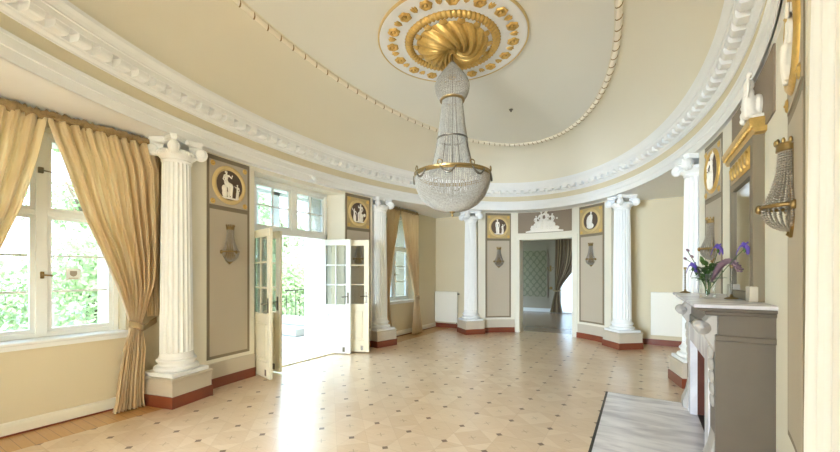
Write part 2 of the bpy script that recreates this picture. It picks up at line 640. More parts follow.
# ------------------------------------------------------------------ structure: ceiling and entablature
def rect_hit(t):
    dx, dy = AF * math.cos(t), BF * math.sin(t)
    s = min(3.3 / max(abs(dx), 1e-6), 5.52 / max(abs(dy), 1e-6))
    return dx * s, dy * s
NE = 200
mb = MB()
vs, fs = [], []
for i in range(NE):
    t = 2 * PI * i / NE
    x, y = ept(t, AF, BF, -0.01)
    vs.append((x, y, ZF))
    x2, y2 = rect_hit(t)
    y2 = max(-5.0, y2)
    vs.append((x2, y2, ZF))
for i in range(NE):
    j = (i + 1) % NE
    fs.append((2 * i, 2 * i + 1, 2 * j + 1, 2 * j))
mb.add(vs, fs)
# corners of the soffit
for sx in (-1, 1):
    for y in (5.52, -5.0):
        pass
struct(mb.build('ceiling_alcove', 'white'))
# unseen slab and upper walls added to keep sun and stray light out
rf = MB().box(-3.9, -12.4, 4.75, 3.6, 11.2, 4.9)
for bx in ((-3.75, -5.1, -3.55, 5.56), (3.2, -5.1, 3.4, 5.56), (-3.75, -5.1, 3.4, -4.95), (-3.75, 5.5, 3.4, 5.6)):
    rf.box(bx[0], bx[1], 3.28, bx[2], bx[3], 4.75)
struct(rf.build('sun_shield', 'render'))

def sweep(profile, a, b, n=NE):
    m = MB()
    vs, fs = [], []
    for i in range(n):
        t = 2 * PI * i / n
        for o, z in profile:
            x, y = ept(t, a, b, o)
            vs.append((x, y, z))
    k = len(profile)
    for i in range(n):
        j = (i + 1) % n
        for q in range(k - 1):
            fs.append((i * k + q, i * k + q + 1, j * k + q + 1, j * k + q))
    m.add(vs, fs)
    return m
struct(sweep([(-0.02, ZF), (0, ZF), (0, 3.185), (0.012, 3.19), (0.012, 3.265), (0.018, 3.27), (0.02, 3.296), (0.012, 3.302), (-0.02, 3.302)], AF, BF).build('trim_architrave', 'white'))
struct(sweep([(-0.02, 3.30), (0.0, 3.30), (0.0, 3.425), (-0.02, 3.43)], AF, BF).build('trim_frieze', 'frieze'))
struct(sweep([(0.0, 3.42), (0.012, 3.42), (0.016, 3.435), (0.04, 3.455), (0.045, 3.47), (0.05, 3.475), (0.05, 3.545), (0.148, 3.545), (0.148, 3.60), (0.158, 3.605), (0.158, 3.62),
              (0.17, 3.65), (0.19, 3.685), (0.195, 3.72), (0.17, 3.725)], AF, BF).build('trim_cornice', 'white'))
# scrolled modillions under the corona, evenly spaced on the curve
mb = MB()
samp = []
acc = 0
prev = None
for i in range(4001):
    t = 2 * PI * i / 4000
    p = ept(t, AF, BF, 0.1)
    if prev:
        acc += math.hypot(p[0] - prev[0], p[1] - prev[1])
    samp.append((acc, t))
    prev = p
NM = round(acc / 0.186)
si = 0
for k in range(NM):
    target = acc * (k + 0.5) / NM
    while samp[si][0] < target:
        si += 1
    t = samp[si][1]
    x, y = ept(t, AF, BF, 0.048)
    nx, ny = -math.cos(t) / AF, -math.sin(t) / BF
    l = math.hypot(nx, ny); nx /= l; ny /= l
    tx, ty = -ny, nx
    poly = [(0, 3.478), (0.012, 3.474), (0.075, 3.478), (0.09, 3.49), (0.096, 3.51), (0.096, 3.547), (0, 3.547)]
    vs = []
    for s in (-0.055, 0.055):
        for o, z in poly:
            vs.append((x + nx * o + tx * s, y + ny * o + ty * s, z))
    n = len(poly)
    fs = [tuple(range(n)), tuple(range(2 * n - 1, n - 1, -1))] + [(i, n + i, n + (i + 1) % n, (i + 1) % n) for i in range(n)]
    mb.add(vs, fs)
struct(mb.build('trim_modillions', 'white'))

# cove and flat ceiling
AG, BG = 1.86, 4.13
AR, BR = 2.63, 4.775
def cove(u, v):
    t = 2 * PI * u
    ph = v * PI / 2
    w = 1 - math.cos(ph)
    a, b = lerp(AR, AG - .05, w), lerp(BR, BG - .05, w)
    return (a * math.cos(t) + .03 * (1 - w), b * math.sin(t), 3.715 + 0.745 * math.sin(ph))
struct(MB().grid(cove, NE, 16, cu=True).build('ceiling_cove', 'cove', smooth=True))
mb = MB()
mb.grid(lambda u, v: ((AG - .05) * (1 - v * .999) * math.cos(2 * PI * u), (BG - .05) * (1 - v * .999) * math.sin(2 * PI * u), 4.46), NE, 4, cu=True)
struct(mb.build('ceiling', 'ceiling', smooth=True))

# ------------------------------------------------------------------ skirtings and dado
def skirt(name, segs, z0, z1, o0, o1, m):
    mb = MB()
    for t0, t1 in segs:
        curved_slab(mb, t0, t1, z0, z1, o0, o1)
    return struct(mb.build(name, m))
LSEG = [(tL(-1.78), tL(-0.825)), (tL(1.085), tL(1.80))]
FSEG = [(tF(-1.48), tF(-0.74)), (tF(0.77), tF(1.50))]
RSEG = [(tR(-1.93), tR(-0.95)), (tR(1.2), tR(1.78))]
for nm, sg in (('left', LSEG), ('far', FSEG), ('right', RSEG)):
    skirt('baseboard_' + nm, sg, 0, 0.13, -0.01, 0.035, 'red')
    skirt('trim_dado_' + nm, sg, 0.13, 0.33, -0.01, 0.025, 'dado')
mb = MB().box(-2.96, 4.985, 0, -1.70, 5.03, 0.12).box(1.74, 4.985, 0, 2.96, 5.03, 0.12)
struct(mb.build('baseboard_alcoves', 'red'))
mb = MB()
for y0, y1 in ((-4.85, -1.80), (1.82, 5.0)):
    mb.prism_y([(-2.98, 0.015), (-2.945, 0.015), (-2.945, 0.09), (-2.952, 0.115), (-2.965, 0.125), (-2.98, 0.13)], y0, y1)
struct(mb.build('baseboard_windows', 'cream'))
struct(MB().box(-2.98, -4.85, 0, -2.935, -1.80, 0.016).box(-2.98, 1.82, 0, -2.935, 5.0, 0.016).build('trim_floor_bead', 'red'))

# painted wall panels: taupe border, greige field
PANELS = {'garden_near': (tL(-1.57), tL(-0.91)), 'garden_far': (tL(1.10), tL(1.745)), 'end_left': (tF(-1.36), tF(-0.82)),
          'end_right': (tF(0.82), tF(1.38)), 'fireplace_far': (tR(0.98), tR(1.58)), 'fireplace_near': (tR(-1.25), tR(-1.86))}
for k, (t0, t1) in PANELS.items():
    if k == 'fireplace_near':
        t0, t1 = t1, t0
    sgn = 0.04 / 2.9 if k.startswith('end') else 0.04 / 5.3
    d = math.copysign(sgn, t1 - t0)
    zb = .56 if k == 'fireplace_near' else .38
    mb = curved_slab(MB(), t0, t1, zb, 3.07, -0.02, 0.006)
    struct(mb.build('trim_border_' + k, 'border'))
    mb = curved_slab(MB(), t0 + d, t1 - d, zb + .04, 2.36, -0.02, 0.009)
    struct(mb.build('trim_field_' + k, 'greige'))

# ------------------------------------------------------------------ Ionic columns
def make_column():
    root = thing('ionic_column', 'x', 'column', kind='thing')
    s = 0.255
    p = MB()
    p.box(-s, -s, 0.13, s, s, 0.30)
    p.bbox(-s - .012, -s - .012, 0.298, s + .012, s + .012, 0.33, 0.008)
    p.build('pedestal', 'dado', root)
    MB().box(-s - .012, -s - .012, 0, s + .012, s + .012, 0.13).build('skirting', 'red', root)
    b = MB()
    b.bbox(-.235, -.235, .328, .235, .235, .375, .006)
    pr = [(.232, .375)]
    for i in range(9):
        a = -PI / 2 + PI * i / 8
        pr.append((.205 + .028 * math.cos(a), .405 + .028 * math.sin(a)))
    pr += [(.196, .436), (.188, .445), (.186, .46), (.192, .472)]
    for i in range(7):
        a = -PI / 2 + PI * i / 6
        pr.append((.19 + .018 * math.cos(a), .492 + .018 * math.sin(a)))
    pr += [(.186, .512), (.186, .522), (.176, .54)]
    b.lathe(pr, 40)
    b.build('base', 'white', root, smooth=False)
    NF = 20
    def rf(a, z):
        q = (a * NF / (2 * PI)) % 1.0
        q = abs(q - .5) * 2
        dd = 0 if q > .82 else math.sqrt(max(0, 1 - (q / .82) ** 2)) * .085
        if z < .58 or z > 2.80:
            dd *= .0
        return 1 - dd
    pr = [(.178, .53), (.172, .56), (.171, .579), (.171, .585)]
    for i in range(9):
        h = i / 8
        pr.append((lerp(.171, .146, h ** 1.4), lerp(.60, 2.78, h)))
    pr += [(.146, 2.799), (.146, 2.81), (.155, 2.82), (.158, 2.835), (.15, 2.845)]
    MB().lathe(pr, NF * 8, rfn=rf).build('shaft', 'white', root)
    c = MB()
    c.lathe([(.15, 2.84), (.165, 2.86), (.195, 2.895), (.205, 2.925), (.195, 2.945), (.16, 2.95)], 40)
    ab = []
    for q in range(4):
        a0 = q * PI / 2 + PI / 4
        cx, cy = .262 * math.cos(a0), .262 * math.sin(a0)
        tx, ty = -math.sin(a0) * .03, math.cos(a0) * .03
        ab += [(cx - tx, cy - ty), (cx + tx, cy + ty)]
        a1 = a0 + PI / 4
        ab.append((.155 * math.cos(a1) , .155 * math.sin(a1)))
    c.prism(ab, 3.03, 3.06)
    ab2 = [(x * 1.05, y * 1.05) for x, y in ab]
    c.prism(ab2, 3.06, 3.092)
    for q in range(4):
        a0 = q * PI / 2 + PI / 4
        ca, sa = math.cos(a0), math.sin(a0)
        rad = Vector((ca, sa, 0)); tan = Vector((-sa, ca, 0))
        cen = rad * .245 + Vector((0, 0, 2.955))
        rm = Matrix((rad, tan, Vector((0, 0, 1)))).transposed()
        c.ell(cen, (.078, .056, .078), 20, 12, rm)
        c.disc(cen, tan, .074, .05, 28)
        c.disc(cen, tan, .046, .105, 20)
        c.disc(cen, tan, .02, .12, 14)
        c.tube([rad * .13 + Vector((0, 0, 3.0)), rad * .2 + Vector((0, 0, 3.01)), rad * .25 + Vector((0, 0, 3.005))], [.035, .035, .03], 8)
        # small central flower on each face
        a1 = a0 + PI / 4
        c.ell((.165 * math.cos(a1), .165 * math.sin(a1), 3.05), (.028, .028, .03))
    for i in range(20):
        a = 2 * PI * i / 20
        c.ell((.195 * math.cos(a), .195 * math.sin(a), 2.915), (.018, .018, .026), 8, 6)
    c.build('capital', 'white', root, smooth=False)
    return root

def col_rot(x, y):
    return math.atan2(-(-x / AF ** 2), -y / BF ** 2)
COLS = [(-2.70, -1.95, 'white fluted column between the near garden window and the open door'),
        (-2.70, 2.02, 'white fluted column behind the open door leaves, beside the far garden window'),
        (-1.66, 4.48, 'white column left of the far doorway, beside the left radiator'),
        (1.73, 4.38, 'white fluted column right of the far doorway, beside the right radiator'),
        (2.715, 1.99, 'white column behind the flower vase, at the far end of the fireplace wall'),
        (2.80, -2.12, 'white fluted column cut by the right edge of the photo')]
cproto = make_column()
for i, (x, y, lb) in enumerate(COLS):
    rz = col_rot(x, y)
    if i == 0:
        cproto.location = (x, y, 0)
        cproto.rotation_euler = (0, 0, rz)
        tag(cproto, lb, group='columns round the oval')
    else:
        dup(cproto, (x, y, 0), rz, lb)

# ------------------------------------------------------------------ plaster figures in relief
def figure(mb, x, z, h, lean=0.0, seated=False, arm=1, d=0.35, face=1, y=0.0):
    """a draped figure, feet at (x, z), height h; d = depth squash; face = +-1 side it turns to"""
    def E(px, pz, rx, rz, ry=None, rot=0.0, py=0.0):
        r = Matrix.Rotation(rot, 3, 'Y')
        mb.ell((x + (px + lean * pz) * h, y + py * h, z + pz * h), (rx * h, (ry or rx) * h * d / .35 * .6, rz * h), 12, 8, r)
    def T(pts, r0, r1):
        n = len(pts)
        mb.tube([(x + (p[0] + lean * p[1]) * h, y + (p[2] if len(p) > 2 else .02) * h, z + p[1] * h) for p in pts], [lerp(r0, r1, i / (n - 1)) * h for i in range(n)], 8)
    f = face
    if seated:
        E(0, .80, .085, .14, rot=.1 * f)                 # chest
        E(0, .60, .10, .12)
        E(.01 * f, .985, .052, .062)                     # head
        E(-.02 * f, 1.0, .05, .05)
        T([(0, .55, .05), (.17 * f, .50, .07), (.22 * f, .44, .07)], .075, .06)
        T([(.21 * f, .46, .07), (.20 * f, .22, .06), (.21 * f, .02, .05)], .06, .035)
        T([(0, .5, .0), (.12 * f, .42, .02), (.12 * f, .2, .02), (.1 * f, .02, .03)], .07, .035)
        E(-.08 * f, .33, .12, .16); E(-.06 * f, .15, .13, .14)
        T([(.06 * f, .88, .05), (.2 * f, .78, .07), (.24 * f, .92, .06)], .035, .022)
        T([(-.08 * f, .88, .02), (-.16 * f, .7, .03), (-.05 * f, .58, .05)], .035, .022)
    else:
        E(0, .72, .085, .13, rot=.08 * f)
        E(.0, .54, .085, .12)
        E(0, .30, .115, .27); E(.02 * f, .12, .12, .13)
        E(.015 * f, .93, .05, .062)
        E(-.02 * f, .945, .048, .048)
        T([(0, .83, .02), (.005 * f, .9, .02)], .03, .028)
        T([(-.04, .45, .05), (-.06, .2, .06), (-.06, .01, .05)], .065, .035)
        T([(.05, .45, .05), (.07 * f, .22, .07), (.09 * f, .01, .05)], .065, .035)
        if arm == 1:
            T([(.08 * f, .8, .03), (.2 * f, .72, .06), (.26 * f, .86, .06)], .036, .022)
            T([(-.08 * f, .8, .02), (-.15 * f, .62, .03), (-.08 * f, .5, .06)], .036, .022)
        elif arm == 2:
            T([(.08 * f, .8, .03), (.17 * f, .62, .06), (.1 * f, .5, .08)], .036, .022)
            T([(-.08 * f, .8, .02), (-.2 * f, .9, .03), (-.24 * f, 1.02, .03)], .036, .022)
        else:
            T([(.08 * f, .8, .03), (.13 * f, .6, .05), (.12 * f, .42, .05)], .036, .022)
            T([(-.08 * f, .8, .02), (-.13 * f, .6, .03), (-.12 * f, .42, .05)], .036, .022)

def rosette(mb, c, r, petals=8, depth=0.02):
    def fn(u, v):
        a = 2 * PI * u
        rr = r * (1 - v) * (1 - .18 * (0.5 + 0.5 * math.cos(petals * a)) * (1 - v))
        return (c[0] + rr * math.cos(a), c[1] + depth * math.sin(PI * min(1, v * 1.25 + .05)) * .7 + depth * .3 * v, c[2] + rr * math.sin(a))
    mb.grid(fn, petals * 4, 6, cu=True)
    mb.ell(c, (r * .28, depth * 1.3, r * .28), 10, 6)

def ring_y(mb, r0, r1, y0, y1, c=(0, 0), n=56):
    """moulded ring in the xz plane, y out of the wall"""
    prof = [(r0, y0), (r0, y1 * .5), (lerp(r0, r1, .18), y1 * .75), (lerp(r0, r1, .35), y1), (lerp(r0, r1, .6), y1), (lerp(r0, r1, .85), y1 * .7), (r1, y1 * .45), (r1, y0)]
    mb.grid(lambda u, v: (c[0] + lp(prof, v)[0] * math.cos(2 * PI * u), lp(prof, v)[1], c[1] + lp(prof, v)[0] * math.sin(2 * PI * u)), n, len(prof) - 1, cu=True)

def lp(prof, v):
    k = min(len(prof) - 1, round(v * (len(prof) - 1)))
    return prof[k]

def medallion(key, label, design, width, field, ring='goldpaint'):
    t0, t1 = PANELS[key]
    t = (t0 + t1) / 2
    loc, rz = wall_frame(t, 2.715, 0.024 if key.startswith('end') else 0.004)
    root = thing('relief_medallion', label, 'wall medallion', loc, rz, 'gilded relief medallions')
    hw = width / 2 - .035
    MB().box(-hw, -.02, -.295, hw, .012, .295).build('square_panel', field, root)
    m = MB()
    s = min(1.0, hw / .275)
    mb = MB()
    ring_y(mb, .20 * s, .262 * s, .0, .035)
    mb.build('gold_ring', ring, root, smooth=True)
    MB().tube([(0, .008, 0), (0, .017, 0)], .205 * s, 48).build('cameo_ground', 'cameo', root)
    g = MB()
    design(g, s)
    g.v = [(-x * 1.14, y, z * 1.14 + .006) for x, y, z in g.v]
    g.build('relief_figures', 'relief', root, remesh=.006)
    for sx in (-1, 1):
        for sz in (-1, 1):
            r = MB()
            rosette(r, (sx * (hw - .045), .012, sz * .25), .04, 8, .016)
            r.build('corner_rosette', 'gold', root, smooth=True)
    return root

def d_seated_child(g, s):
    figure(g, -.05 * s, -.155 * s, .30 * s, seated=True, face=1, y=.02)
    figure(g, .105 * s, -.155 * s, .185 * s, arm=1, face=-1, y=.02)
    g.box(-.15 * s, .012, -.17 * s, .15 * s, .03, -.15 * s)
def d_dancer(g, s):
    figure(g, .04 * s, -.155 * s, .30 * s, seated=True, face=-1, y=.02)
    figure(g, -.10 * s, -.155 * s, .22 * s, arm=2, face=1, y=.02)
    g.ell((.13 * s, .02, -.03 * s), (.03, .01, .03))
    g.box(-.15 * s, .012, -.17 * s, .15 * s, .03, -.15 * s)
def d_pair(g, s):
    figure(g, -.035 * s, -.16 * s, .33 * s, arm=0, face=1, y=.02)
    figure(g, .09 * s, -.16 * s, .22 * s, arm=2, face=-1, y=.02)
    g.box(-.13 * s, .012, -.175 * s, .15 * s, .03, -.155 * s)
def d_veiled(g, s):
    figure(g, 0, -.165 * s, .34 * s, arm=0, lean=.05, face=1, y=.02)
    g.ell((-.03 * s, .018, -.02 * s), (.075 * s, .014, .12 * s))
    g.ell((-.01 * s, .018, -.11 * s), (.09 * s, .014, .06 * s))
def d_standing(g, s):
    figure(g, 0, -.18 * s, .36 * s, arm=2, face=-1, y=.02)
    g.box(-.08 * s, .012, -.19 * s, .08 * s, .03, -.172 * s)
def d_tall(g, s):
    figure(g, 0, -.19 * s, .38 * s, arm=1, face=1, y=.02)

medallion('garden_near', 'medallion of seated woman with child on grey square beside the open garden door', d_seated_child, .66, 'greige')
medallion('garden_far', 'medallion with two white figures above the right-hand open door leaves', d_dancer, .645, 'goldfield')
medallion('end_left', 'medallion with two standing white figures left of the far doorway', d_pair, .67, 'goldfield')
medallion('end_right', 'medallion with one veiled white figure right of the far doorway', d_veiled, .70, 'goldfield')
medallion('fireplace_far', 'medallion of standing white figure in gold ring beyond the overmantel mirror', d_standing, .62, 'greige', 'gold')
medallion('fireplace_near', 'gilded medallion cut by top of photo above the nearest wall sconce', d_tall, .64, 'greige', 'gold')

# ------------------------------------------------------------------ bead-strand wall sconces
def beads_between(mb, p, q, n, r):
    for i in range(n):
        t = i / max(1, n - 1)
        mb.octa((lerp(p[0], q[0], t), lerp(p[1], q[1], t), lerp(p[2], q[2], t)), r)

def make_sconce():
    """local: y out of the wall; z 0 = middle, spans -.27 .. .27"""
    root = thing('crystal_sconce', 'x', 'wall sconce')
    b = MB()
    pr = [(-.04, .24), (.04, .24), (.045, .2), (.035, .16), (.05, -.1), (.09, -.16), (.06, -.22), (.0, -.27), (-.06, -.22), (-.09, -.16), (-.05, -.1), (-.035, .16), (-.045, .2)]
    b.prism_y(pr, -.005, .012)
    b.build('back_plate', 'metal', root)
    c = MB()
    c.lathe([(.05, .20), (.056, .205), (.054, .235), (.06, .245), (.046, .25)], 20, c=(0, .01, 0), a0=0, a1=PI)
    for k in range(7):
        a = PI * (k + .0) / 6
        c.ell((.055 * math.cos(a), .01 + .055 * math.sin(a), .255), (.009, .009, .018), 8, 6)
    c.build('crown', 'metal', root)
    r = MB()
    r.tube([(.118 * math.cos(PI * i / 24), .005 + .118 * math.sin(PI * i / 24), -.10) for i in range(25)], .012, 8)
    for k in range(3):
        a = PI * (k * .5)
        r.ell((.128 * math.cos(a), .005 + .128 * math.sin(a), -.105), (.018, .018, .026), 8, 6)
    r.build('rim', 'metal', root, smooth=True)
    s = MB()
    N = 15
    for k in range(N):
        a = PI * k / (N - 1)
        for i in range(22):
            t = i / 21
            rr = lerp(.045, .11, t ** 2.2)
            s.octa((rr * math.cos(a), .008 + rr * math.sin(a), lerp(.20, -.09, t)), .0085)
    s.build('bead_strands', 'crystal_dark', root, kind='stuff')
    w = MB()
    for k in range(N):
        a = PI * k / (N - 1)
        for i in range(14):
            ph = PI / 2 * i / 13
            rr = .115 * math.cos(ph)
            w.octa((rr * math.cos(a), .008 + rr * math.sin(a), -.105 - .125 * math.sin(ph)), .0085)
    w.build('bead_bowl', 'crystal_dark', root, kind='stuff')
    MB().lathe([(.004, -.265), (.014, -.255), (.008, -.24), (.016, -.228), (.004, -.22)], 12, c=(0, .012, 0)).build('finial', 'metal', root)
    return root
sp = make_sconce()
SC = [(tL(-1.24), 1.905, 'crystal wall sconce between the near garden window and the open door'),
      (tL(1.42), 1.905, 'crystal wall sconce behind the glass of the right-hand door leaves'),
      (tF(-1.09), 1.93, 'crystal wall sconce on the panel left of the far doorway'),
      (tF(1.10), 1.94, 'crystal wall sconce on the panel right of the far doorway'),
      (tR(1.28), 1.90, 'crystal wall sconce above the flower vase, beyond the mirror'),
      (tR(-1.45), 1.97, 'large nearest crystal wall sconce on the right-hand wall panel')]
for i, (t, z, lb) in enumerate(SC):
    loc, rz = wall_frame(t, z, 0.011)
    if i == 0:
        sp.location = loc
        sp.rotation_euler = (0, 0, rz)
        tag(sp, lb, group='crystal wall sconces')
    else:
        dup(sp, loc, rz, lb)

# ------------------------------------------------------------------ garden door: transom, leaves
XF = -3.18
def frame_rect(mb, y0, y1, z0, z1, x0, x1, w):
    mb.box(x0, y0, z0, x1, y0 + w, z1).box(x0, y1 - w, z0, x1, y1, z1).box(x0, y0 + w, z0, x1, y1 - w, z0 + w).box(x0, y0 + w, z1 - w, x1, y1 - w, z1)

def casement(root_name, y0, y1, z0, z1, zt, bars_low, bars_high, xg=-3.2):
    """window of two lower and two upper sashes; the panes are parts"""
    root = thing(root_name, None, None, kind='structure')
    mb = MB()
    frame_rect(mb, y0, y1, z0, z1, xg - .05, xg + .05, .05)
    ym = (y0 + y1) / 2
    mb.box(xg - .05, ym - .045, z0, xg + .055, ym + .045, z1)
    mb.box(xg - .045, y0 + .004, zt, xg + .047, y1 - .004, zt + .05)
    mb.build('window_frame', 'joinery', root, bevel=.006)
    for (a, b_) in ((y0 + .05, ym - .045), (ym + .045, y1 - .05)):
        for (c, d, bars) in ((z0 + .05, zt, bars_low), (zt + .05, z1 - .05, bars_high)):
            s = MB()
            frame_rect(s, a, b_, c, d, xg - .02, xg + .03, .035)
            for k in range(bars):
                zz = c + .045 + (d - c - .09) * (k + 1) / (bars + 1)
                s.box(xg - .012, a + .045, zz - .011, xg + .018, b_ - .045, zz + .011)
            so = s.build('sash', 'joinery', root)
            MB().box(xg - .003, a + .04, c + .04, xg + .003, b_ - .04, d - .04).build('pane', 'pane', so)
    h = MB().bbox(xg + .055, ym - .014, 1.455, xg + .07, ym + .014, 1.525, .004)
    h.tube([(xg + .07, ym, 1.49), (xg + .10, ym, 1.49), (xg + .105, ym + .07, 1.485)], .008, 8)
    h.build('handle', 'metal', root)
    st = MB().bbox(xg + .05, ym - .03, 2.52, xg + .075, ym + .01, 2.58, .004).tube([(xg + .07, ym, 2.55), (xg + .08, ym + .2, 2.535)], .006, 6)
    st.build('stay', 'pewter', root)
    return root
w1 = casement('window_1', W1[0], W1[1], ZS, ZH, 2.10, 2, 0)
w2 = casement('window_2', W2[0], W2[1], ZS, ZH, 2.10, 2, 0)
for (a, b_), r in ((W1, w1), (W2, w2)):
    s = MB()
    s.bbox(-3.27, a - .12, ZS - .03, -2.90, b_ + .10, ZS, .008)
    s.box(-2.98, a - .08, ZS - .075, -2.93, b_ + .06, ZS - .03)
    s.build('window_sill', 'joinery', r)
    MB().box(-3.74, a, ZS - .06, -3.255, b_, ZS - .004).build('outer_sill', 'joinery', r)

# sticker on the near window
stk = thing('window_sticker', 'small white square sticker with dark emblem on the near window pane', 'sticker', (-3.194, -2.745, 1.50))
MB().box(0, -.06, -.06, .002, .06, .06).build('sheet', 'joinery', stk)
e = MB()
pts = [(-.028, .034), (.028, .034), (.03, .0), (.02, -.018), (0, -.028), (-.02, -.018), (-.03, .0)]
n = len(pts)
e.add([(.0035, y, z) for y, z in pts], [tuple(range(n))])
e.build('emblem', 'greywall', stk)
MB().box(.0022, -.04, -.048, .0035, .04, -.041).build('caption_line', 'tieband', stk)

# transom light over the garden door
tr = thing('window_3', None, None, kind='structure')
Y0, Y1 = -0.67, 0.93
mb = MB()
mb.box(XF - .06, Y0, 2.16, XF + .05, Y1, 2.25).box(XF - .06, Y0, 2.97, XF + .05, Y1, 3.03)
mb.box(XF - .06, Y0, 0, XF + .05, Y0 + .05, 3.0).box(XF - .06, Y1 - .05, 0, XF + .05, Y1, 3.0)
mb.box(XF - .05, .10, 2.25, XF + .045, .19, 2.97)
mb.build('window_frame', 'joinery', tr, bevel=.006)
for a, b_ in ((Y0 + .05, .10), (.19, Y1 - .05)):
    s = MB()
    frame_rect(s, a, b_, 2.25, 2.97, XF - .02, XF + .03, .045)
    s.box(XF - .01, (a + b_) / 2 - .014, 2.29, XF + .02, (a + b_) / 2 + .014, 2.93)
    s.box(XF - .01, a + .04, 2.60, XF + .02, b_ - .04, 2.625)
    so = s.build('sash', 'joinery', tr)
    MB().box(XF - .003, a + .04, 2.29, XF + .003, b_ - .04, 2.93).build('pane', 'pane', so)
# second outer transom seen through the first
mb = MB()
frame_rect(mb, Y0 + .02, Y1 - .02, 2.2, 2.98, -3.62, -3.56, .06)
mb.box(-3.62, .06, 2.2, -3.56, .18, 2.98)
mb.box(-3.61, -.30, 2.26, -3.57, -.24, 2.92).box(-3.61, .46, 2.26, -3.57, .52, 2.92)
mb.build('outer_transom_frame', 'joinery', tr)
struct(MB().box(-3.75, Y0, -0.02, -2.9, Y1, 0.022).build('trim_threshold', 'doorcream'))

def door_leaf(name, hinge, angle, width, m, handle_side, label):
    """leaf in local x from the hinge (0) to the free edge (width), thickness in y"""
    root = thing(name, None, None, (hinge[0], hinge[1], 0.02), angle, kind='structure')
    T = .022
    H = 2.13
    sw = .095
    f = MB()
    f.box(0, -T, 0, sw, T, H).box(width - sw, -T, 0, width, T, H)
    f.box(sw, -T, H - .11, width - sw, T, H).box(sw, -T, .80, width - sw, T, .91).box(sw, -T, 0, width - sw, T, .22)
    g0, g1 = .91, H - .11
    for k in (1, 2):
        z = lerp(g0, g1, k / 3)
        f.box(sw, -.014, z - .012, width - sw, .014, z + .012)
    xm = width / 2
    f.box(xm - .012, -.014, g0, xm + .012, .014, g1)
    f.build('leaf_frame', m, root, bevel=.004)
    p = MB().box(sw, -.008, .22, width - sw, .008, .80)
    for s in (-1, 1):
        y0, y1 = (s * .008, s * .02)
        a, b_ = min(y0, y1), max(y0, y1)
        q = MB()
        p.box(sw + .06, a, .28, width - sw - .06, b_, .74)
        for (x0, z0, x1, z1) in ((sw + .035, .255, width - sw - .035, .275), (sw + .035, .745, width - sw - .035, .765), (sw + .035, .255, sw + .055, .765), (width - sw - .055, .255, width - sw - .035, .765)):
            p.box(x0, min(s * .008, s * .026), z0, x1, max(s * .008, s * .026), z1)
    p.build('lower_panel', m, root)
    MB().box(sw - .01, -.003, g0 - .01, width - sw + .01, .003, g1 + .01).build('glass', 'pane', root)
    k = MB()
    for s in (-1, 1):
        k.bbox(width - .065, min(s * T, s * (T + .008)), .93, width - .03, max(s * T, s * (T + .008)), 1.14, .003)
        k.tube([(width - .047, s * (T + .005), 1.06), (width - .047, s * (T + .05), 1.06), (width - .15, s * (T + .055), 1.055)], .009, 8)
    k.build('handle', 'pewter', root)
    h = MB()
    for z in (.25, 1.1, 1.9):
        h.tube([(0, 0, z), (0, 0, z + .11)], .014, 8)
    h.build('hinges', 'metal', root)
    kp = MB().bbox(width - .16, -T - .004, .03, width - .11, -T, .12, .002)
    kp.build('floor_bolt', 'pewter', root)
    return root
def leaf_between(name, p, q, m, label):
    d = Vector((q[0] - p[0], q[1] - p[1]))
    return door_leaf(name, p, math.atan2(d.y, d.x), d.length, m, 1, label)
leaf_between('door_1', (-3.13, .79), (-2.57, .98), 'joinery', '')
leaf_between('door_2', (-3.06, .99), (-2.37, 1.27), 'doorcream', '')
leaf_between('door_3', (-3.06, -.715), (-2.385, -.88), 'doorcream', '')
leaf_between('door_4', (-3.13, -.56), (-2.60, -.545), 'doorcream', '')

# ------------------------------------------------------------------ gold satin curtains
def interp_rows(rows, z):
    for i in range(len(rows) - 1):
        a, b_ = rows[i], rows[i + 1]
        if a[0] >= z >= b_[0]:
            t = (a[0] - z) / (a[0] - b_[0])
            return [lerp(a[k], b_[k], t) for k in range(1, len(a))]
    return list((rows[0] if z > rows[0][0] else rows[-1])[1:])

def curtain_sheet(rows, xb, pleats, nz=70, nu=220, seed=0, jitter=.5):
    rnd = random.Random(seed)
    ph = [rnd.uniform(-.6, .6) for _ in range(pleats + 2)]
    am = [rnd.uniform(.55, 1.2) for _ in range(pleats + 2)]
    z0, z1 = rows[0][0], rows[-1][0]
    mb = MB()
    mb.uv = []
    def fn(u, v):
        z = lerp(z0, z1, v)
        yl, yr, amp, dx = interp_rows(rows, z)
        k = u * pleats
        i = int(k)
        a = lerp(am[i], am[i + 1], k - i)
        p_ = lerp(ph[i], ph[i + 1], k - i)
        w = math.sin(2 * PI * k + p_ + .35 * math.sin(3 * v + i))
        w2 = .32 * math.sin(5.3 * PI * k + 2 * v) + .10 * math.sin(9.1 * PI * k + 5 * math.sin(2.5 * v + i))
        x = xb + dx + amp * (a * w + w2)
        y = lerp(yl, yr, u) + .3 * amp * math.cos(2 * PI * k + p_)
        mb.uv.append((u, v))
        return (x, y, z)
    mb.grid(fn, nu, nz)
    return mb

def solidify(o, t=.004):
    s = o.modifiers.new('thickness', 'SOLIDIFY')
    s.thickness = t

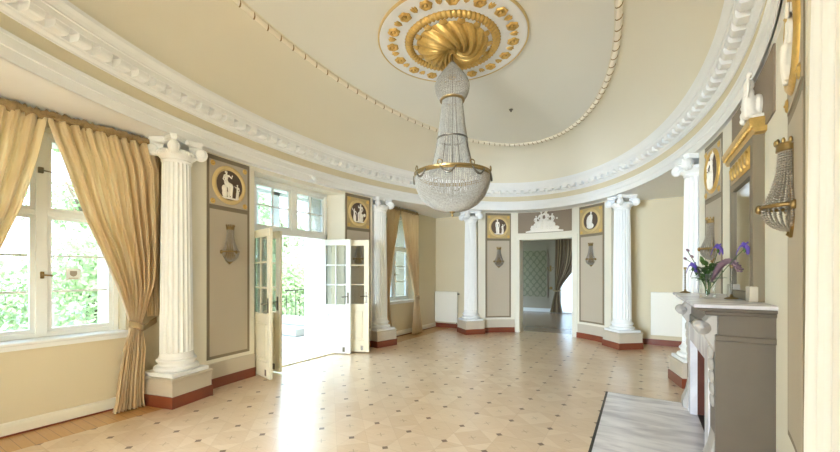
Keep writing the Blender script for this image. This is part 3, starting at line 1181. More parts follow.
def curtain(label, rows, xb, pleats, seed, tie=None, flare=True):
    y0, z0 = rows[0][1], rows[0][0]
    root = thing('satin_curtain', label, 'curtain', (xb, (rows[0][1] + rows[0][2]) / 2, 0), 0, 'gold satin curtains')
    ly = (rows[0][1] + rows[0][2]) / 2
    rr = [(r[0], r[1] - ly, r[2] - ly, r[3], r[4]) for r in rows]
    o = curtain_sheet(rr, 0, pleats, seed=seed).build('drape', 'satin', root, smooth=True)
    solidify(o)
    if tie:
        yl, yr, z, ywall = tie
        t = MB()
        pts = []
        for i in range(15):
            a = PI * i / 14
            pts.append((.075 * math.sin(a) + .01, lerp(yl, yr, i / 14) - ly, z + .03 * math.cos(a * 1.0)))
        def band(u, v):
            k = u * 14
            i = min(13, int(k))
            p = [lerp(pts[i][q], pts[i + 1][q], k - i) for q in range(3)]
            return (p[0] + .006 * math.sin(v * PI), p[1], p[2] + (v - .5) * .075)
        t.grid(band, 28, 4)
        def band2(u, v):
            p0 = pts[-1]
            return (lerp(p0[0], XW - xb + .012, u), lerp(p0[1], ywall - ly, u), lerp(p0[2], z + .03, u) + (v - .5) * .07)
        t.grid(band2, 8, 4)
        bo = t.build('tieback', 'tieband', root, smooth=True)
        solidify(bo, .008)
    return root
XC = -2.80
# near window, right drape
curtain('gold satin curtain tied back beside the nearest column', [
    (2.99, -3.05, -2.17, .030, 0), (2.8, -3.0, -2.13, .034, .0), (2.71, -2.97, -2.10, .036, .0), (2.34, -2.86, -2.10, .042, .0), (2.0, -2.75, -2.10, .045, .0), (1.7, -2.63, -2.11, .045, .0),
    (1.38, -2.51, -2.14, .04, 0), (1.1, -2.42, -2.22, .032, 0), (.95, -2.385, -2.27, .026, 0), (.88, -2.385, -2.26, .026, 0), (.66, -2.44, -2.235, .034, 0), (.3, -2.49, -2.25, .04, .0), (.10, -2.51, -2.25, .042, .0), (.012, -2.54, -2.245, .05, .015)],
    XC, 9, 3, (-2.40, -2.25, .92, -2.05))
# short second length hanging straight behind it against the wall
curtain('darker narrow length of gold curtain between wall corner and nearest column', [
    (2.99, -2.22, -1.99, .014, 0), (1.4, -2.20, -2.0, .014, 0), (1.0, -2.17, -2.02, .012, 0)], -2.925, 3, 5)
# near window, left drape (cut by the left edge)
curtain('gold satin curtain cut by the left edge of the photo', [
    (2.99, -4.0, -3.05, .030, 0), (2.58, -4.0, -3.12, .036, 0), (2.14, -4.0, -3.22, .042, 0), (1.7, -4.0, -3.36, .045, 0), (1.3, -3.95, -3.55, .04, 0), (.95, -3.86, -3.72, .026, 0), (.88, -3.86, -3.72, .026, 0),
    (.5, -3.95, -3.66, .04, 0), (.012, -4.02, -3.60, .05, .01)], XC, 9, 11, (-3.87, -3.71, .92, -4.05))
# far window
curtain('gold satin curtain at the far garden window, half hidden by a column', [
    (2.99, 2.42, 2.95, .030, 0), (2.41, 2.42, 2.80, .036, 0), (1.82, 2.42, 2.62, .036, 0), (1.2, 2.40, 2.52, .03, 0), (.95, 2.40, 2.50, .024, 0), (.5, 2.38, 2.54, .03, 0), (.012, 2.34, 2.58, .04, 0)], XC, 6, 21)
curtain('gold satin curtain tied back at the far garden window, left of radiator', [
    (2.99, 3.0, 3.78, .030, 0), (2.5, 3.10, 3.78, .036, 0), (2.0, 3.24, 3.78, .042, 0), (1.6, 3.37, 3.78, .042, 0), (1.25, 3.50, 3.77, .036, 0), (.97, 3.60, 3.77, .026, 0), (.88, 3.60, 3.77, .026, 0), (.5, 3.55, 3.86, .04, 0), (.012, 3.48, 3.98, .05, 0)],
    XC, 8, 31, (3.59, 3.78, .92, 3.95))

def pelmet(label, y0, y1, seed):
    root = thing('ruched_pelmet', label, 'pelmet', (-2.83, (y0 + y1) / 2, 3.02), 0, 'ruched pelmets')
    L = (y1 - y0) / 2
    rnd = random.Random(seed)
    n = int(L * 2 / .018)
    off = [[rnd.uniform(-1, 1) for _ in range(5)] for _ in range(n + 1)]
    def fn(u, v):
        i = min(n, int(u * n))
        a = 2 * PI * v
        k = off[i][int(v * 4.99)]
        return (.028 * math.cos(a) * (1 + .7 * k), lerp(-L, L, u), .048 * math.sin(a) * (1 + .38 * off[i][(int(v * 5) + 2) % 5]))
    MB().grid(fn, n, 12, cv=True).build('ruche', 'ruche', root, smooth=True)
    MB().tube([(0, -L - .03, 0), (0, L + .03, 0)], .014, 10).build('rail', 'metal', root)
    for s in (-1, 1):
        MB().tube([(0, s * L * .96, 0), (-.135, s * L * .96, 0.01)], .01, 8).build('rail_bracket', 'metal', root)
pelmet('ruched gold pelmet along the top of the near window', -4.02, -2.19, 1)
pelmet('ruched gold pelmet along the top of the far garden window', 2.40, 3.80, 2)

# ------------------------------------------------------------------ radiators
def radiator(label, x0, x1, z0, z1, y):
    root = thing('panel_radiator', label, 'radiator', ((x0 + x1) / 2, y, 0), 0, 'white panel radiators')
    w = (x1 - x0) / 2
    b = MB().bbox(-w, -.105, z0, w, -.035, z1, .006)
    b.build('body', 'radiator', root)
    nr = int(w * 2 / .035)
    g = MB().grid(lambda u, t: (lerp(-w + .015, w - .015, u), lerp(-.1, -.04, t), z1 + .002 + .003 * math.sin(2 * PI * nr * u)), nr * 6, 2)
    g.build('top_grille', 'radiator', root)
    MB().tube([(w - .03, -.07, z0 + .01), (w - .03, -.07, z0 - .05), (w - .03, -.002, z0 - .05)], .01, 8).build('valve', 'pewter', root)
    MB().tube([(w - .005, -.07, z1 - .06), (w + .05, -.07, z1 - .06)], .018, 10).build('thermostat', 'pewter', root)
    for q in (-.6, .6):
        MB().box(q * w - .02, -.04, z0 + .1, q * w + .02, -.001, z1 - .1).build('wall_bracket', 'pewter', root)
radiator('white panel radiator in the left alcove beside the far garden window', -3.0 + .06, -2.25, .17, 1.01, 5.02)
radiator('white panel radiator behind the mantel in the right alcove', 2.24, 2.92, .22, 1.12, 5.02)

# ------------------------------------------------------------------ doorway: casing, brown overdoor panel and relief
mb = MB()
curved_slab(mb, tF(-0.73), tF(DX0), 0, 2.46, -.02, .03, 3)
curved_slab(mb, tF(DX1), tF(0.79), 0, 2.46, -.02, .03, 3)
curved_slab(mb, tF(DX0 - .0), tF(DX1), DZ, 2.46, -.02, .03, 10)
mb.box(DX0 - .01, 5.2, 0, DX0 + .012, 5.56, DZ).box(DX1 - .012, 5.2, 0, DX1 + .01, 5.56, DZ)
struct(mb.build('door_5', 'cream'))
struct(curved_slab(MB(), tF(-0.66), tF(0.64), 2.55, 3.075, -.02, .012).build('trim_overdoor_panel', 'brown'))
loc, rz = wall_frame(tF(-0.02), 2.56, 0.012)

def group_relief(root, wide=.46, hh=.56, voxel=.011):
    b = MB()
    prof = [(-wide, .0), (wide, .0), (wide * 1.02, .03), (wide * .8, .045), (wide * .62, .08), (wide * .3, .075), (0, .09), (-wide * .3, .075), (-wide * .62, .075), (-wide * .8, .045), (-wide * 1.02, .03)]
    b.prism_y(prof, 0, .07)
    b.build('scroll_base', 'relief', root, bevel=.008)
    g = MB()
    figure(g, -.07, .07, hh * .82, arm=2, face=-1, d=.45, y=.05)
    figure(g, .055, .07, hh * .84, arm=1, face=-1, d=.45, y=.05)
    figure(g, -.20, .06, hh * .62, seated=True, face=1, d=.45, y=.04)
    figure(g, .19, .06, hh * .68, seated=True, face=-1, d=.45, y=.04)
    g.ell((.0, .03, .2), (.2, .035, .14))
    g.ell((-.27, .03, .1), (.09, .03, .05)).ell((.27, .03, .1), (.10, .03, .05))
    g.ell((-.30, .03, .15), (.04, .025, .035))
    g.ell((.3, .03, .33), (.03, .02, .025))
    g.v = [(-x, y, z) for x, y, z in g.v]
    g.build('figure_group', 'relief', root, remesh=voxel)
od = thing('relief_sculpture', 'white plaster figure group on brown panel over the far doorway', 'relief sculpture', loc, rz, 'white relief groups')
group_relief(od)

# ------------------------------------------------------------------ fireplace
fp = thing('marble_fireplace', 'grey stone fireplace with thick mantel shelf on the right wall', 'fireplace', (2.70, 0.12, 0))
FY0, FY1 = -.93, .93            # local y of the body
FX0, FX1 = -.18, .165           # local x: front and back
b = MB()
# side blocks, with the opening between
for (a, c) in ((FY0, FY0 + .40), (FY1 - .40, FY1)):
    b.box(FX0, a, 0, FX1, c, 1.02)
b.box(FX0, FY0 + .40, .86, FX1, FY1 - .40, 1.018)
b.build('body', 'stone', fp)
f = MB().box(FX0 + .015, FY0 - .012, 1.06, FX1, FY1 + .012, 1.205)
f.bbox(FX0 + .0, FY0 - .022, 1.015, FX1, FY1 + .022, 1.06, .008)
f.build('frieze_block', 'stone', fp)
s = MB()
s.bbox(-.245, FY0 - .035, 1.2, FX1 - .002, FY1 + .035, 1.235, .01)
s.bbox(-.29, FY0 - .065, 1.232, FX1 - .002, FY1 + .075, 1.258, .008)
s.build('shelf_moulding', 'stone', fp)
MB().bbox(-.315, FY0 - .082, 1.256, FX1 - .004, FY1 + .11, 1.282, .006).build('shelf', 'marble', fp)
# carved console jambs
def console(y0, y1):
    prof = [(-.17, .0), (-.275, .0), (-.275, .09), (-.262, .12), (-.235, .2), (-.215, .32), (-.205, .6), (-.205, .82), (-.215, .92), (-.24, .98), (-.27, 1.02), (-.285, 1.08), (-.28, 1.14), (-.255, 1.17), (-.235, 1.2), (-.17, 1.2)]
    m = MB().prism_y([(x + .035, z) for x, z in prof], y0, y1)
    return m
for a, c in ((FY0 + .03, FY0 + .22), (FY1 - .22, FY1 - .03)):
    j = console(a, c).build('console_jamb', 'stone_carved', fp, bevel=.012)
    sc = MB()
    ym = (a + c) / 2
    sc.tube([(-.25, a - .004, 1.1), (-.25, c + .004, 1.1)], .05, 18)
    sc.tube([(-.25, a - .01, 1.1), (-.25, c + .01, 1.1)], .02, 12)
    for k in range(5):
        sc.ell((-.175 - .004 * k, ym, .55 + .09 * k), (.022, .085 - .006 * k, .055), 10, 6)
    sc.build('scroll', 'stone_carved', j, smooth=True)
sl = MB()
for a, c in ((FY0 + .23, FY0 + .42), (FY1 - .42, FY1 - .23)):
    sl.box(FX0 - .012, a, 0, FX0 + .05, c, .98)
sl.box(FX0 - .012, FY0 + .42, .80, FX0 + .05, FY1 - .42, .979)
sl.build('marble_slip', 'marble', fp)
fb = MB()
fb.box(FX1 - .03, FY0 + .4, 0, FX1, FY1 - .4, .87)
fb.build('firebox_back', 'firebrick', fp)
fi = MB().box(FX0 + .05, FY0 + .395, 0, FX1 - .03, FY0 + .41, .85).box(FX0 + .05, FY1 - .41, 0, FX1 - .03, FY1 - .395, .85).box(FX0 + .05, FY0 + .4, .84, FX1 - .03, FY1 - .4, .862)
fi.build('firebox_lining', 'firebrick', fp)
MB().box(FX0 + .05, FY0 + .4, 0.004, FX1 - .03, FY1 - .4, .012).build('firebox_floor', 'dark', fp)

hs = MB().box(1.70, -.86, -.02, 2.70, 1.0, .008).build('hearth_slab', 'marble')
tag(hs, 'white veined marble hearth slab set in the parquet before the fireplace', 'hearth')
struct(MB().box(1.675, -.885, -.02, 1.70, 1.025, .004).box(1.70, 1.0, -.02, 2.46, 1.02, .004).build('trim_hearth_edge', 'dark'))

# ------------------------------------------------------------------ overmantel
om = thing('overmantel_mirror', 'tall mirror with gilded cornice standing over the mantel shelf', 'mirror', (2.80, 0.0, 1.283))
z1 = 2.60 - 1.283
fr = MB()
fr.box(.0, -.44, 0, .075, -.34, z1).box(.0, .34, 0, .075, .42, z1).box(.0, -.34, 1.0, .075, .34, z1 - .001).box(.0, -.34, 0, .075, .34, .07)
fr.build('frame', 'border', om)
MB().box(.02, -.345, .06, .05, .345, 1.02).build('mirror_glass', 'mirror', om)
gf = MB()
gf.box(-.006, -.36, 1.06, .0, .34, 1.24)
for k in range(6):
    yy = lerp(-.29, .27, k / 5)
    rr = MB()
    gf.ell((-.008, yy, 1.15), (.016, .045, .06), 12, 8)
    gf.tube([(-.01, yy - .05, 1.09), (-.016, yy - .02, 1.2), (-.01, yy + .03, 1.12), (-.01, yy + .05, 1.2)], .012, 6)
gf.build('gilded_frieze', 'gold', om, smooth=True)
gc = MB()
prof = [(.07, z1 - .02), (.0, z1 - .02), (-.012, z1 + .005), (-.012, z1 + .02), (-.035, z1 + .05), (-.04, z1 + .085), (-.03, z1 + .09), (.07, z1 + .09)]
gc.prism_y(prof, -.52, .56)
for k in range(26):
    gc.ell((-.02, lerp(-.5, .54, k / 25), z1 + .03), (.014, .016, .016), 8, 6)
gc.build('gilded_cornice', 'gold', om)
for a, c in ((-.448, -.32), (.32, .428)):
    MB().bbox(-.02, a, 0, .03, c, .12, .006).build('plinth_block', 'dado', om)
# brown panel above the mirror with a figure group on the cornice
struct(curved_slab(MB(), tR(-0.80), tR(0.62), 2.62, 3.085, -.02, .012).build('trim_overmantel_panel', 'brown'))
loc, rz = wall_frame(tR(-0.36), 2.692, 0.03)
om2 = thing('relief_sculpture', 'white plaster figure group standing on gilded cornice above the mirror', 'relief sculpture', loc, rz, 'white relief groups')
b = MB()
b.prism_y([(-.13, 0), (.22, 0), (.23, .02), (.18, .035), (.1, .05), (-.08, .05), (-.13, .03)], -.03, .05)
b.build('scroll_base', 'relief', om2, bevel=.008)
g = MB()
figure(g, -.06, .025, .365, arm=0, face=1, d=.66, y=.06)
figure(g, .10, .03, .25, seated=True, face=-1, d=.6, y=.06)
g.ell((.02, .0, .13), (.12, .05, .10))
g.build('figure_group', 'relief', om2, remesh=.007)

# ------------------------------------------------------------------ things on the mantel shelf
ZM = 1.283
va = thing('glass_vase', 'clear glass vase of irises on the mantel shelf', 'vase', (2.585, .06, ZM))
v = MB()
v.lathe([(.0, 0), (.06, 0), (.064, .006), (.06, .03), (.06, .10), (.068, .18), (.076, .205)], 32, caps=False)
v.build('vase_body', 'vaseglass', va, smooth=True)
MB().lathe([(.0, .12), (.06, .12)], 32, caps=False).build('water', 'vaseglass', va, smooth=True)

def iris(label, base, tip, mkey, seed, droop=False):
    rnd = random.Random(seed)
    root = thing('iris_flower', label, 'flower', base, 0, 'irises in the vase')
    t = Vector(tip) - Vector(base)
    st = MB()
    mid = t * .5 + Vector((0, 0, .04))
    pts = []
    for i in range(9):
        k = i / 8
        pts.append(tuple((1 - k) ** 2 * Vector((0, 0, 0)) + 2 * k * (1 - k) * mid + k * k * t))
    st.tube(pts, .003, 6)
    st.build('stem', 'leafgreen', root, smooth=True)
    pe = MB()
    for k in range(6):
        a = 2 * PI * k / 6 + rnd.uniform(-.2, .2)
        up = k % 2 == 0
        L = .05 if not droop else .045
        def fn(u, v, a=a, up=up, L=L):
            rr = L * v
            zz = (.042 * math.sin(v * PI * .6) if up else .03 * math.sin(v * PI) - .05 * v * v)
            w = .018 * math.sin(PI * min(1, v * .9 + .05)) * (u - .5) * 2
            zz += .008 * math.cos((u - .5) * PI) + .004 * math.sin(9 * u + 5 * v)
            rad = rr * (.45 if up else 1)
            return (t.x + rad * math.cos(a) - w * math.sin(a), t.y + rad * math.sin(a) + w * math.cos(a), t.z + zz)
        pe.grid(fn, 5, 7)
    po = pe.build('petals', mkey, root, smooth=True)
    solidify(po, .002)
    b = MB().ell((t.x, t.y, t.z - .012), (.011, .011, .02), 8, 6)
    b.build('calyx', 'leafgreen', root, smooth=True)
VB = (2.585, .06, ZM + .05)
iris('purple iris leaning left out of the vase', VB, (2.478, .10, 1.56), 'purple', 1)
iris('upright purple iris topping the bouquet', VB, (2.648, -.02, 1.72), 'purple', 2)
iris('purple iris reaching far right in front of the mirror', VB, (2.755, -.42, 1.70), 'purple', 3)
iris('low faded iris at the left rim of the vase', VB, (2.51, .14, 1.52), 'mauve', 4, True)

sw = thing('drooping_flower_spike', 'dull mauve flower spike arching to the right of the vase', 'flower', VB)
m_ = MB()
pts = []
for i in range(15):
    k = i / 14
    pts.append((.02 + .14 * k, -.02 - .36 * k, .10 + .20 * math.sin(k * PI * .72) - .05 * k * k))
m_.tube(pts, [.006 + .020 * math.sin(PI * min(1, i / 14 * .9 + .1)) for i in range(15)], 10)
for i in range(3, 15):
    for q in range(5):
        a = 2 * PI * q / 5 + i
        p = pts[i]
        m_.ell((p[0] + .016 * math.cos(a), p[1] + .008, p[2] + .016 * math.sin(a)), (.012, .012, .009), 6, 5)
m_.build('blossoms', 'mauve', sw, smooth=True)
MB().tube([(0, 0, -.03), (.01, -.01, .05), (.02, -.02, .11)], .004, 6).build('stem', 'leafgreen', sw)

bud = thing('bud_stem', 'thin stem with closed buds at far left of the bouquet', 'flower', VB)
MB().tube([(0, 0, -.03), (-.06, .02, .2), (-.145, .05, .385)], .0035, 6).tube([(-.085, .03, .25), (-.16, .045, .31)], .003, 6).build('stem', 'leafgreen', bud)
for p in ((-.145, .05, .395), (-.165, .045, .315), (-.115, .04, .335)):
    MB().ell(p, (.011, .011, .018), 8, 6, Matrix.Rotation(-.8, 3, 'Y')).build('bud', 'mauve', bud, smooth=True)

gv = MB()
rnd = random.Random(12)
for k in range(84):
    a = rnd.uniform(0, 2 * PI)
    el = rnd.uniform(.1, 1.3)
    L = rnd.uniform(.06, .13)
    r0 = rnd.uniform(.01, .05)
    z0 = rnd.uniform(.10, .27)
    d = Vector((math.cos(a) * math.cos(el), math.sin(a) * math.cos(el), math.sin(el)))
    s = Vector((-math.sin(a), math.cos(a), 0))
    p0 = Vector((r0 * math.cos(a), r0 * math.sin(a), z0))
    def fn(u, v):
        w = .022 * math.sin(PI * min(1, v * .97 + .02)) * (u - .5) * 2
        p = p0 + d * (L * v) + s * w + Vector((0, 0, -.03 * v * v + .006 * abs(u - .5)))
        return tuple(p)
    gv.grid(fn, 2, 5)
for k in range(7):
    a = 2 * PI * k / 7
    gv.tube([(.012 * math.cos(a), .012 * math.sin(a), .0), (.03 * math.cos(a + .5), .03 * math.sin(a + .5), .14)], .003, 6)
gr = gv.build('bouquet_greenery', 'leafgreen', smooth=True, kind='stuff')
gr.location = (2.585, .06, ZM + .03)
tag(gr, 'dark green leaves filling the glass vase', 'foliage')

def candlestick(label, x, y):
    r = thing('candlestick', label, 'candlestick', (x, y, ZM), 0, 'slim candlesticks on the mantel')
    MB().lathe([(.05, 0), (.05, .006), (.04, .012), (.014, .02), (.009, .04)], 24).build('foot', 'metal', r, smooth=True)
    pr = []
    for i in range(49):
        z = .03 + .24 * i / 48
        pr.append((.006 + .0035 * abs(math.sin(i * PI / 4)), z))
    MB().lathe(pr, 12).build('stem', 'pewter', r, smooth=True)
    MB().lathe([(.006, .268), (.014, .274), (.016, .295), (.010, .297)], 14).build('candle_cup', 'metal', r, smooth=True)
candlestick('slim metal candlestick at the far end of the mantel shelf', 2.50, 1.05)
candlestick('slim metal candlestick in front of the mirror, right of the vase', 2.735, -.06)
fl = thing('glass_flute', 'tall clear glass flute beside the vase', 'glass', (2.56, -.16, ZM))
MB().lathe([(.032, 0), (.032, .004), (.006, .012), (.005, .09), (.018, .12), (.024, .22), (.0225, .22), (.016, .125), (.0, .115)], 20).build('flute_bowl', 'vaseglass', fl, smooth=True)

# ------------------------------------------------------------------ ceiling rose
ro = thing('ceiling_rose', 'round white and gilded ceiling rose above the chandelier', 'ceiling rose', (0, 0, 4.462))
MB().lathe([(.93, .0), (.93, -.022), (.915, -.03), (.60, -.03), (.60, 0)], 96, caps=False).build('white_band', 'white', ro)
MB().lathe([(.93, .0), (.942, -.004), (.942, -.03), (.932, -.036), (.922, -.03)], 96, caps=False).build('outer_fillet', 'goldpaint', ro)
def twist(u, v):
    a = 2 * PI * u
    b_ = 2 * PI * v
    r = .05 * (1 + .16 * math.cos(64 * a + 1.0 * b_))
    return ((.55 + r * math.cos(b_)) * math.cos(a), (.55 + r * math.cos(b_)) * math.sin(a), -.03 + .85 * r * math.sin(b_))
MB().grid(twist, 384, 8, cu=True, cv=True).build('twisted_ring', 'gold', ro, smooth=True)
MB().lathe([(.52, -.03), (.45, -.045), (.38, -.04)], 72, caps=False).build('inner_band', 'white', ro)
for k in range(14):
    a = 2 * PI * k / 14
    g = MB()
    def fn(u, v):
        r = .40 + .095 * v
        w = (.032 + .02 * math.sin(v * PI)) * (u - .5) * 2
        return (r * math.cos(a) - w * math.sin(a), r * math.sin(a) + w * math.cos(a), -.04 - .02 * math.sin(v * PI) - .012 * math.cos((u - .5) * PI))
    g.grid(fn, 5, 7)
    g.build('leaf_tip', 'gold', ro, smooth=True)
for k in range(32):
    a = 2 * PI * (k + .35) / 32
    g = MB()
    big = k % 2 == 0
    c = (.762 * math.cos(a), .762 * math.sin(a))
    if big:
        def fn(u, v):
            b_ = 2 * PI * u
            rr = .08 * (1 - v) * (1 - .16 * (1 - v) * (.5 + .5 * math.cos(6 * b_)))
            return (c[0] + rr * math.cos(b_ + a), c[1] + rr * math.sin(b_ + a), -.03 - .03 * math.sin(PI * min(1, v * 1.2 + .1)))
        g.grid(fn, 30, 6, cu=True)
        g.ell((c[0], c[1], -.045), (.022, .022, .014), 10, 6)
        g.build('rosette', 'gold', ro, smooth=True)
    else:
        for q in (-1, 0, 1):
            dx, dy = math.cos(a), math.sin(a)
            tx, ty = -dy, dx
            rot = Matrix.Rotation(a + q * .25, 3, 'Z')
            g.ell((c[0] + tx * q * .022, c[1] + ty * q * .022, -.032), (.055 - .012 * abs(q), .014, .014), 10, 6, rot)
        g.build('leaf_spray', 'gold', ro, smooth=True)
# swirling acanthus boss
def swirl(u, v):
    a = 2 * PI * u
    r = lerp(.44, .045, v)
    N = 14
    ph = N * a + 25.0 * (r / .44) ** .8
    lob = abs(math.sin(ph / 2)) ** .5
    ribs = .5 + .5 * math.cos(ph * 4)
    prof = math.sin(PI * min(1, (1 - v) * .92 + .04)) ** .8
    rr = r * (1 + .07 * (lob - .5) * (1 - v))
    z = -.02 - .16 * prof * (.4 + .6 * lob) - .022 * ribs * prof - .05 * v
    return (rr * math.cos(a), rr * math.sin(a), z)
MB().grid(swirl, 560, 40, cu=True).build('acanthus_swirl', 'gold', ro, smooth=True)
h = MB()
h.lathe([(.085, -.045), (.1, -.07), (.085, -.1), (.05, -.12), (.045, -.15), (.02, -.17)], 28, rfn=lambda a, z: 1 + .08 * math.cos(9 * a))
h.build('hub', 'gold', ro, smooth=True)

# garland moulding round the flat of the ceiling
ga = thing('ceiling_garland', 'white and gold ribbon garland moulding running round the ceiling', 'ceiling moulding', (0, 0, 4.455))
NG = 118
def gfn(u, v):
    t = 2 * PI * u
    b_ = 2 * PI * v
    r = .031 * (1 + .18 * abs(math.sin(NG * u * PI)))
    x, y = ept(t, AG, BG, r * math.cos(b_))
    return (x, y, -.012 + r * math.sin(b_))
MB().grid(gfn, NG * 6, 8, cu=True, cv=True).build('white_rope', 'rope', ga, smooth=True)
lw = MB()
for k in range(NG):
    pts = []
    for i in range(9):
        b_ = PI + PI * i / 8
        t = 2 * PI * (k + .5 + .36 * (i / 8 - .5)) / NG
        x, y = ept(t, AG, BG, .038 * math.cos(b_) )
        pts.append((x, y, -.010 + .036 * math.sin(b_)))
    lw.tube(pts, [.003 + .006 * math.sin(PI * i / 8) for i in range(9)], 6)
lw.build('gilded_leaf_wraps', 'metal', ga, smooth=True, kind='stuff')

det = thing('ceiling_hook', 'tiny grey fitting on the bare ceiling right of the chandelier', 'ceiling fitting', (.06, 2.28, 4.46))
MB().lathe([(.035, 0), (.035, -.012), (.02, -.02), (.012, -.045), (.004, -.05)], 16).build('fitting_body', 'pewter', det, smooth=True)
spt = thing('spotlight', 'small white spotlight on the architrave above the garden door', 'spotlight', (-2.775, .2, 3.17), R(-90))
MB().lathe([(.03, -.004), (.03, .014), (.012, .02)], 16).build('ceiling_plate', 'joinery', spt)
MB().tube([(0, 0, 0), (0, .05, -.02)], .008, 8).build('arm', 'dark', spt)
MB().tube([(0, .03, .0), (0, .09, -.05), (0, .12, -.075)], [.022, .032, .034], 16).build('lamp_head', 'joinery', spt, smooth=True)

# ------------------------------------------------------------------ chandelier
ch = thing('crystal_chandelier', 'large tiered crystal bead chandelier hanging from the ceiling rose', 'chandelier', (0, 0, 0))
MB().tube([(0, 0, 4.33), (0, 0, 4.15)], .014, 10).lathe([(.014, 4.15), (.035, 4.16), (.03, 4.19), (.018, 4.21)], 16).build('hanging_rod', 'metal', ch, smooth=True)
def strands(name, prof, n, per, r, stag=0.0):
    mb = MB()
    # resample the profile by length
    seg = [0]
    for i in range(1, len(prof)):
        seg.append(seg[-1] + math.hypot(prof[i][0] - prof[i - 1][0], prof[i][1] - prof[i - 1][1]))
    for k in range(n):
        a = 2 * PI * (k + stag) / n
        for i in range(per):
            s = seg[-1] * (i + .5) / per
            j = 1
            while j < len(seg) - 1 and seg[j] < s:
                j += 1
            t = (s - seg[j - 1]) / (seg[j] - seg[j - 1])
            rr = lerp(prof[j - 1][0], prof[j][0], t)
            zz = lerp(prof[j - 1][1], prof[j][1], t)
            mb.octa((rr * math.cos(a), rr * math.sin(a), zz), r)
    return mb.build(name, 'crystal', ch, kind='stuff')
bulb = [(.02, 4.19), (.075, 4.12), (.14, 4.04), (.19, 3.97), (.215, 3.90), (.208, 3.83), (.185, 3.77), (.15, 3.715)]
strands('bead_bulb', bulb, 56, 30, .0105)
strands('bead_cone', [(.122, 3.70), (.14, 3.55), (.16, 3.38), (.187, 3.215)], 44, 40, .0105)
strands('bead_skirt', [(.188, 3.205), (.20, 3.10), (.225, 3.0), (.25, 2.90), (.29, 2.77)], 60, 26, .0105)
bowl = [(.472, 2.725), (.468, 2.66), (.448, 2.58), (.405, 2.49), (.33, 2.40), (.22, 2.335), (.10, 2.305), (.03, 2.30)]
strands('bead_bowl', bowl, 112, 36, .0115)
strands('bead_inner_bowl', [(.44, 2.72), (.40, 2.62), (.32, 2.50), (.2, 2.42)], 60, 18, .0115)
def ringz(name, r, z, h, t, m, parent=ch):
    return MB().lathe([(r - t, z - h / 2), (r + t * .4, z - h / 2), (r + t, z - h * .2), (r + t * .6, z + h * .1), (r + t, z + h / 2), (r - t, z + h / 2), (r - t, z - h / 2)], 64, caps=False).build(name, m, parent, smooth=False)
ringz('bulb_ring', .146, 3.708, .03, .012, 'metal')
ringz('cone_ring', .188, 3.21, .022, .010, 'pewter')
rim = ringz('rim_band', .474, 2.748, .05, .014, 'metal')
for k in range(8):
    a = 2 * PI * (k + .2) / 8
    o = MB().tube([(.49 * math.cos(a) + .03 * math.cos(q * PI / 6) * -math.sin(a), .49 * math.sin(a) + .03 * math.cos(q * PI / 6) * math.cos(a), 2.79 + .03 * math.sin(q * PI / 6)) for q in range(12)], .007, 6, closed=True)
    o.build('rim_ornament', 'metal', rim, smooth=True)
    a2 = 2 * PI * (k + 1.2) / 8
    sw_ = MB()
    pts = []
    for i in range(13):
        u = i / 12
        aa = lerp(a, lerp(a, a2, .5), u)
        pts.append((.492 * math.cos(aa), .492 * math.sin(aa), 2.745 - .075 * math.sin(PI * u)))
    sw_.tube(pts, [.006 + .008 * math.sin(PI * i / 12) for i in range(13)], 6)
    sw_.build('swag', 'pewter', rim, smooth=True)
MB().lathe([(.004, 2.225), (.018, 2.245), (.01, 2.265), (.03, 2.28), (.05, 2.30), (.02, 2.31)], 20).build('bottom_finial', 'metal', ch, smooth=True)
fr_ = MB()
for k in range(8):
    a = 2 * PI * k / 8
    fr_.tube([(.118 * math.cos(a), .118 * math.sin(a), 3.70), (.183 * math.cos(a), .183 * math.sin(a), 3.215), (.286 * math.cos(a), .286 * math.sin(a), 2.77), (.465 * math.cos(a), .465 * math.sin(a), 2.745)], .004, 5)
fr_.tube([(0, 0, 4.16), (0, 0, 2.30)], .008, 8)
fr_.build('inner_frame', 'pewter', ch)

# ------------------------------------------------------------------ the room beyond the doorway
struct(MB().box(-4.2, 5.56, -.05, 2.4, 11.0, -.002).build('floor_beyond', 'greyfloor'))
mb = MB()
mb.box(-4.2, 10.85, 0, -0.62, 11.0, 3.2).box(.35, 10.85, 0, 2.4, 11.0, 3.2).box(-.62, 10.85, 2.75, .35, 11.0, 3.2)
mb.box(-4.35, 5.56, 0, -4.2, 6.4, 3.2).box(-4.35, 10.2, 0, -4.2, 11, 3.2).box(-4.35, 6.4, 0, -4.2, 10.2, .5).box(-4.35, 6.4, 2.9, -4.2, 10.2, 3.2).box(2.4, 5.56, 0, 2.55, 11, 3.2)  # gap left in the side wall is an unseen opening added for light
mb.box(-4.2, 5.55, 0, -1.0, 5.62, 3.2).box(1.0, 5.55, 0, 2.4, 5.62, 3.2)
struct(mb.build('wall_beyond', 'greywall'))
struct(MB().box(-4.3, 5.3, 3.2, 2.5, 11.0, 3.3).build('ceiling_beyond', 'white'))
struct(MB().box(-4.2, 10.82, 0, -.62, 10.85, .14).build('baseboard_beyond', 'white'))
pic = thing('damask_panel', 'grey green damask panel on the wall of the room beyond the doorway', 'wall panel', (-1.63, 10.84, 1.52))
MB().box(-.5, -.02, -.92, .5, .0, .92).build('fabric', 'damask', pic)
mb = MB()
for (x0, z0_, x1, z1_) in ((-.53, -.95, -.5, .95), (.5, -.95, .53, .95), (-.5, -.95, .5, -.92), (-.5, .92, .5, .95)):
    mb.box(x0, -.03, z0_, x1, 0, z1_)
mb.build('frame', 'greywall', pic)
w4 = thing('window_4', None, None, kind='structure')
mb = MB()
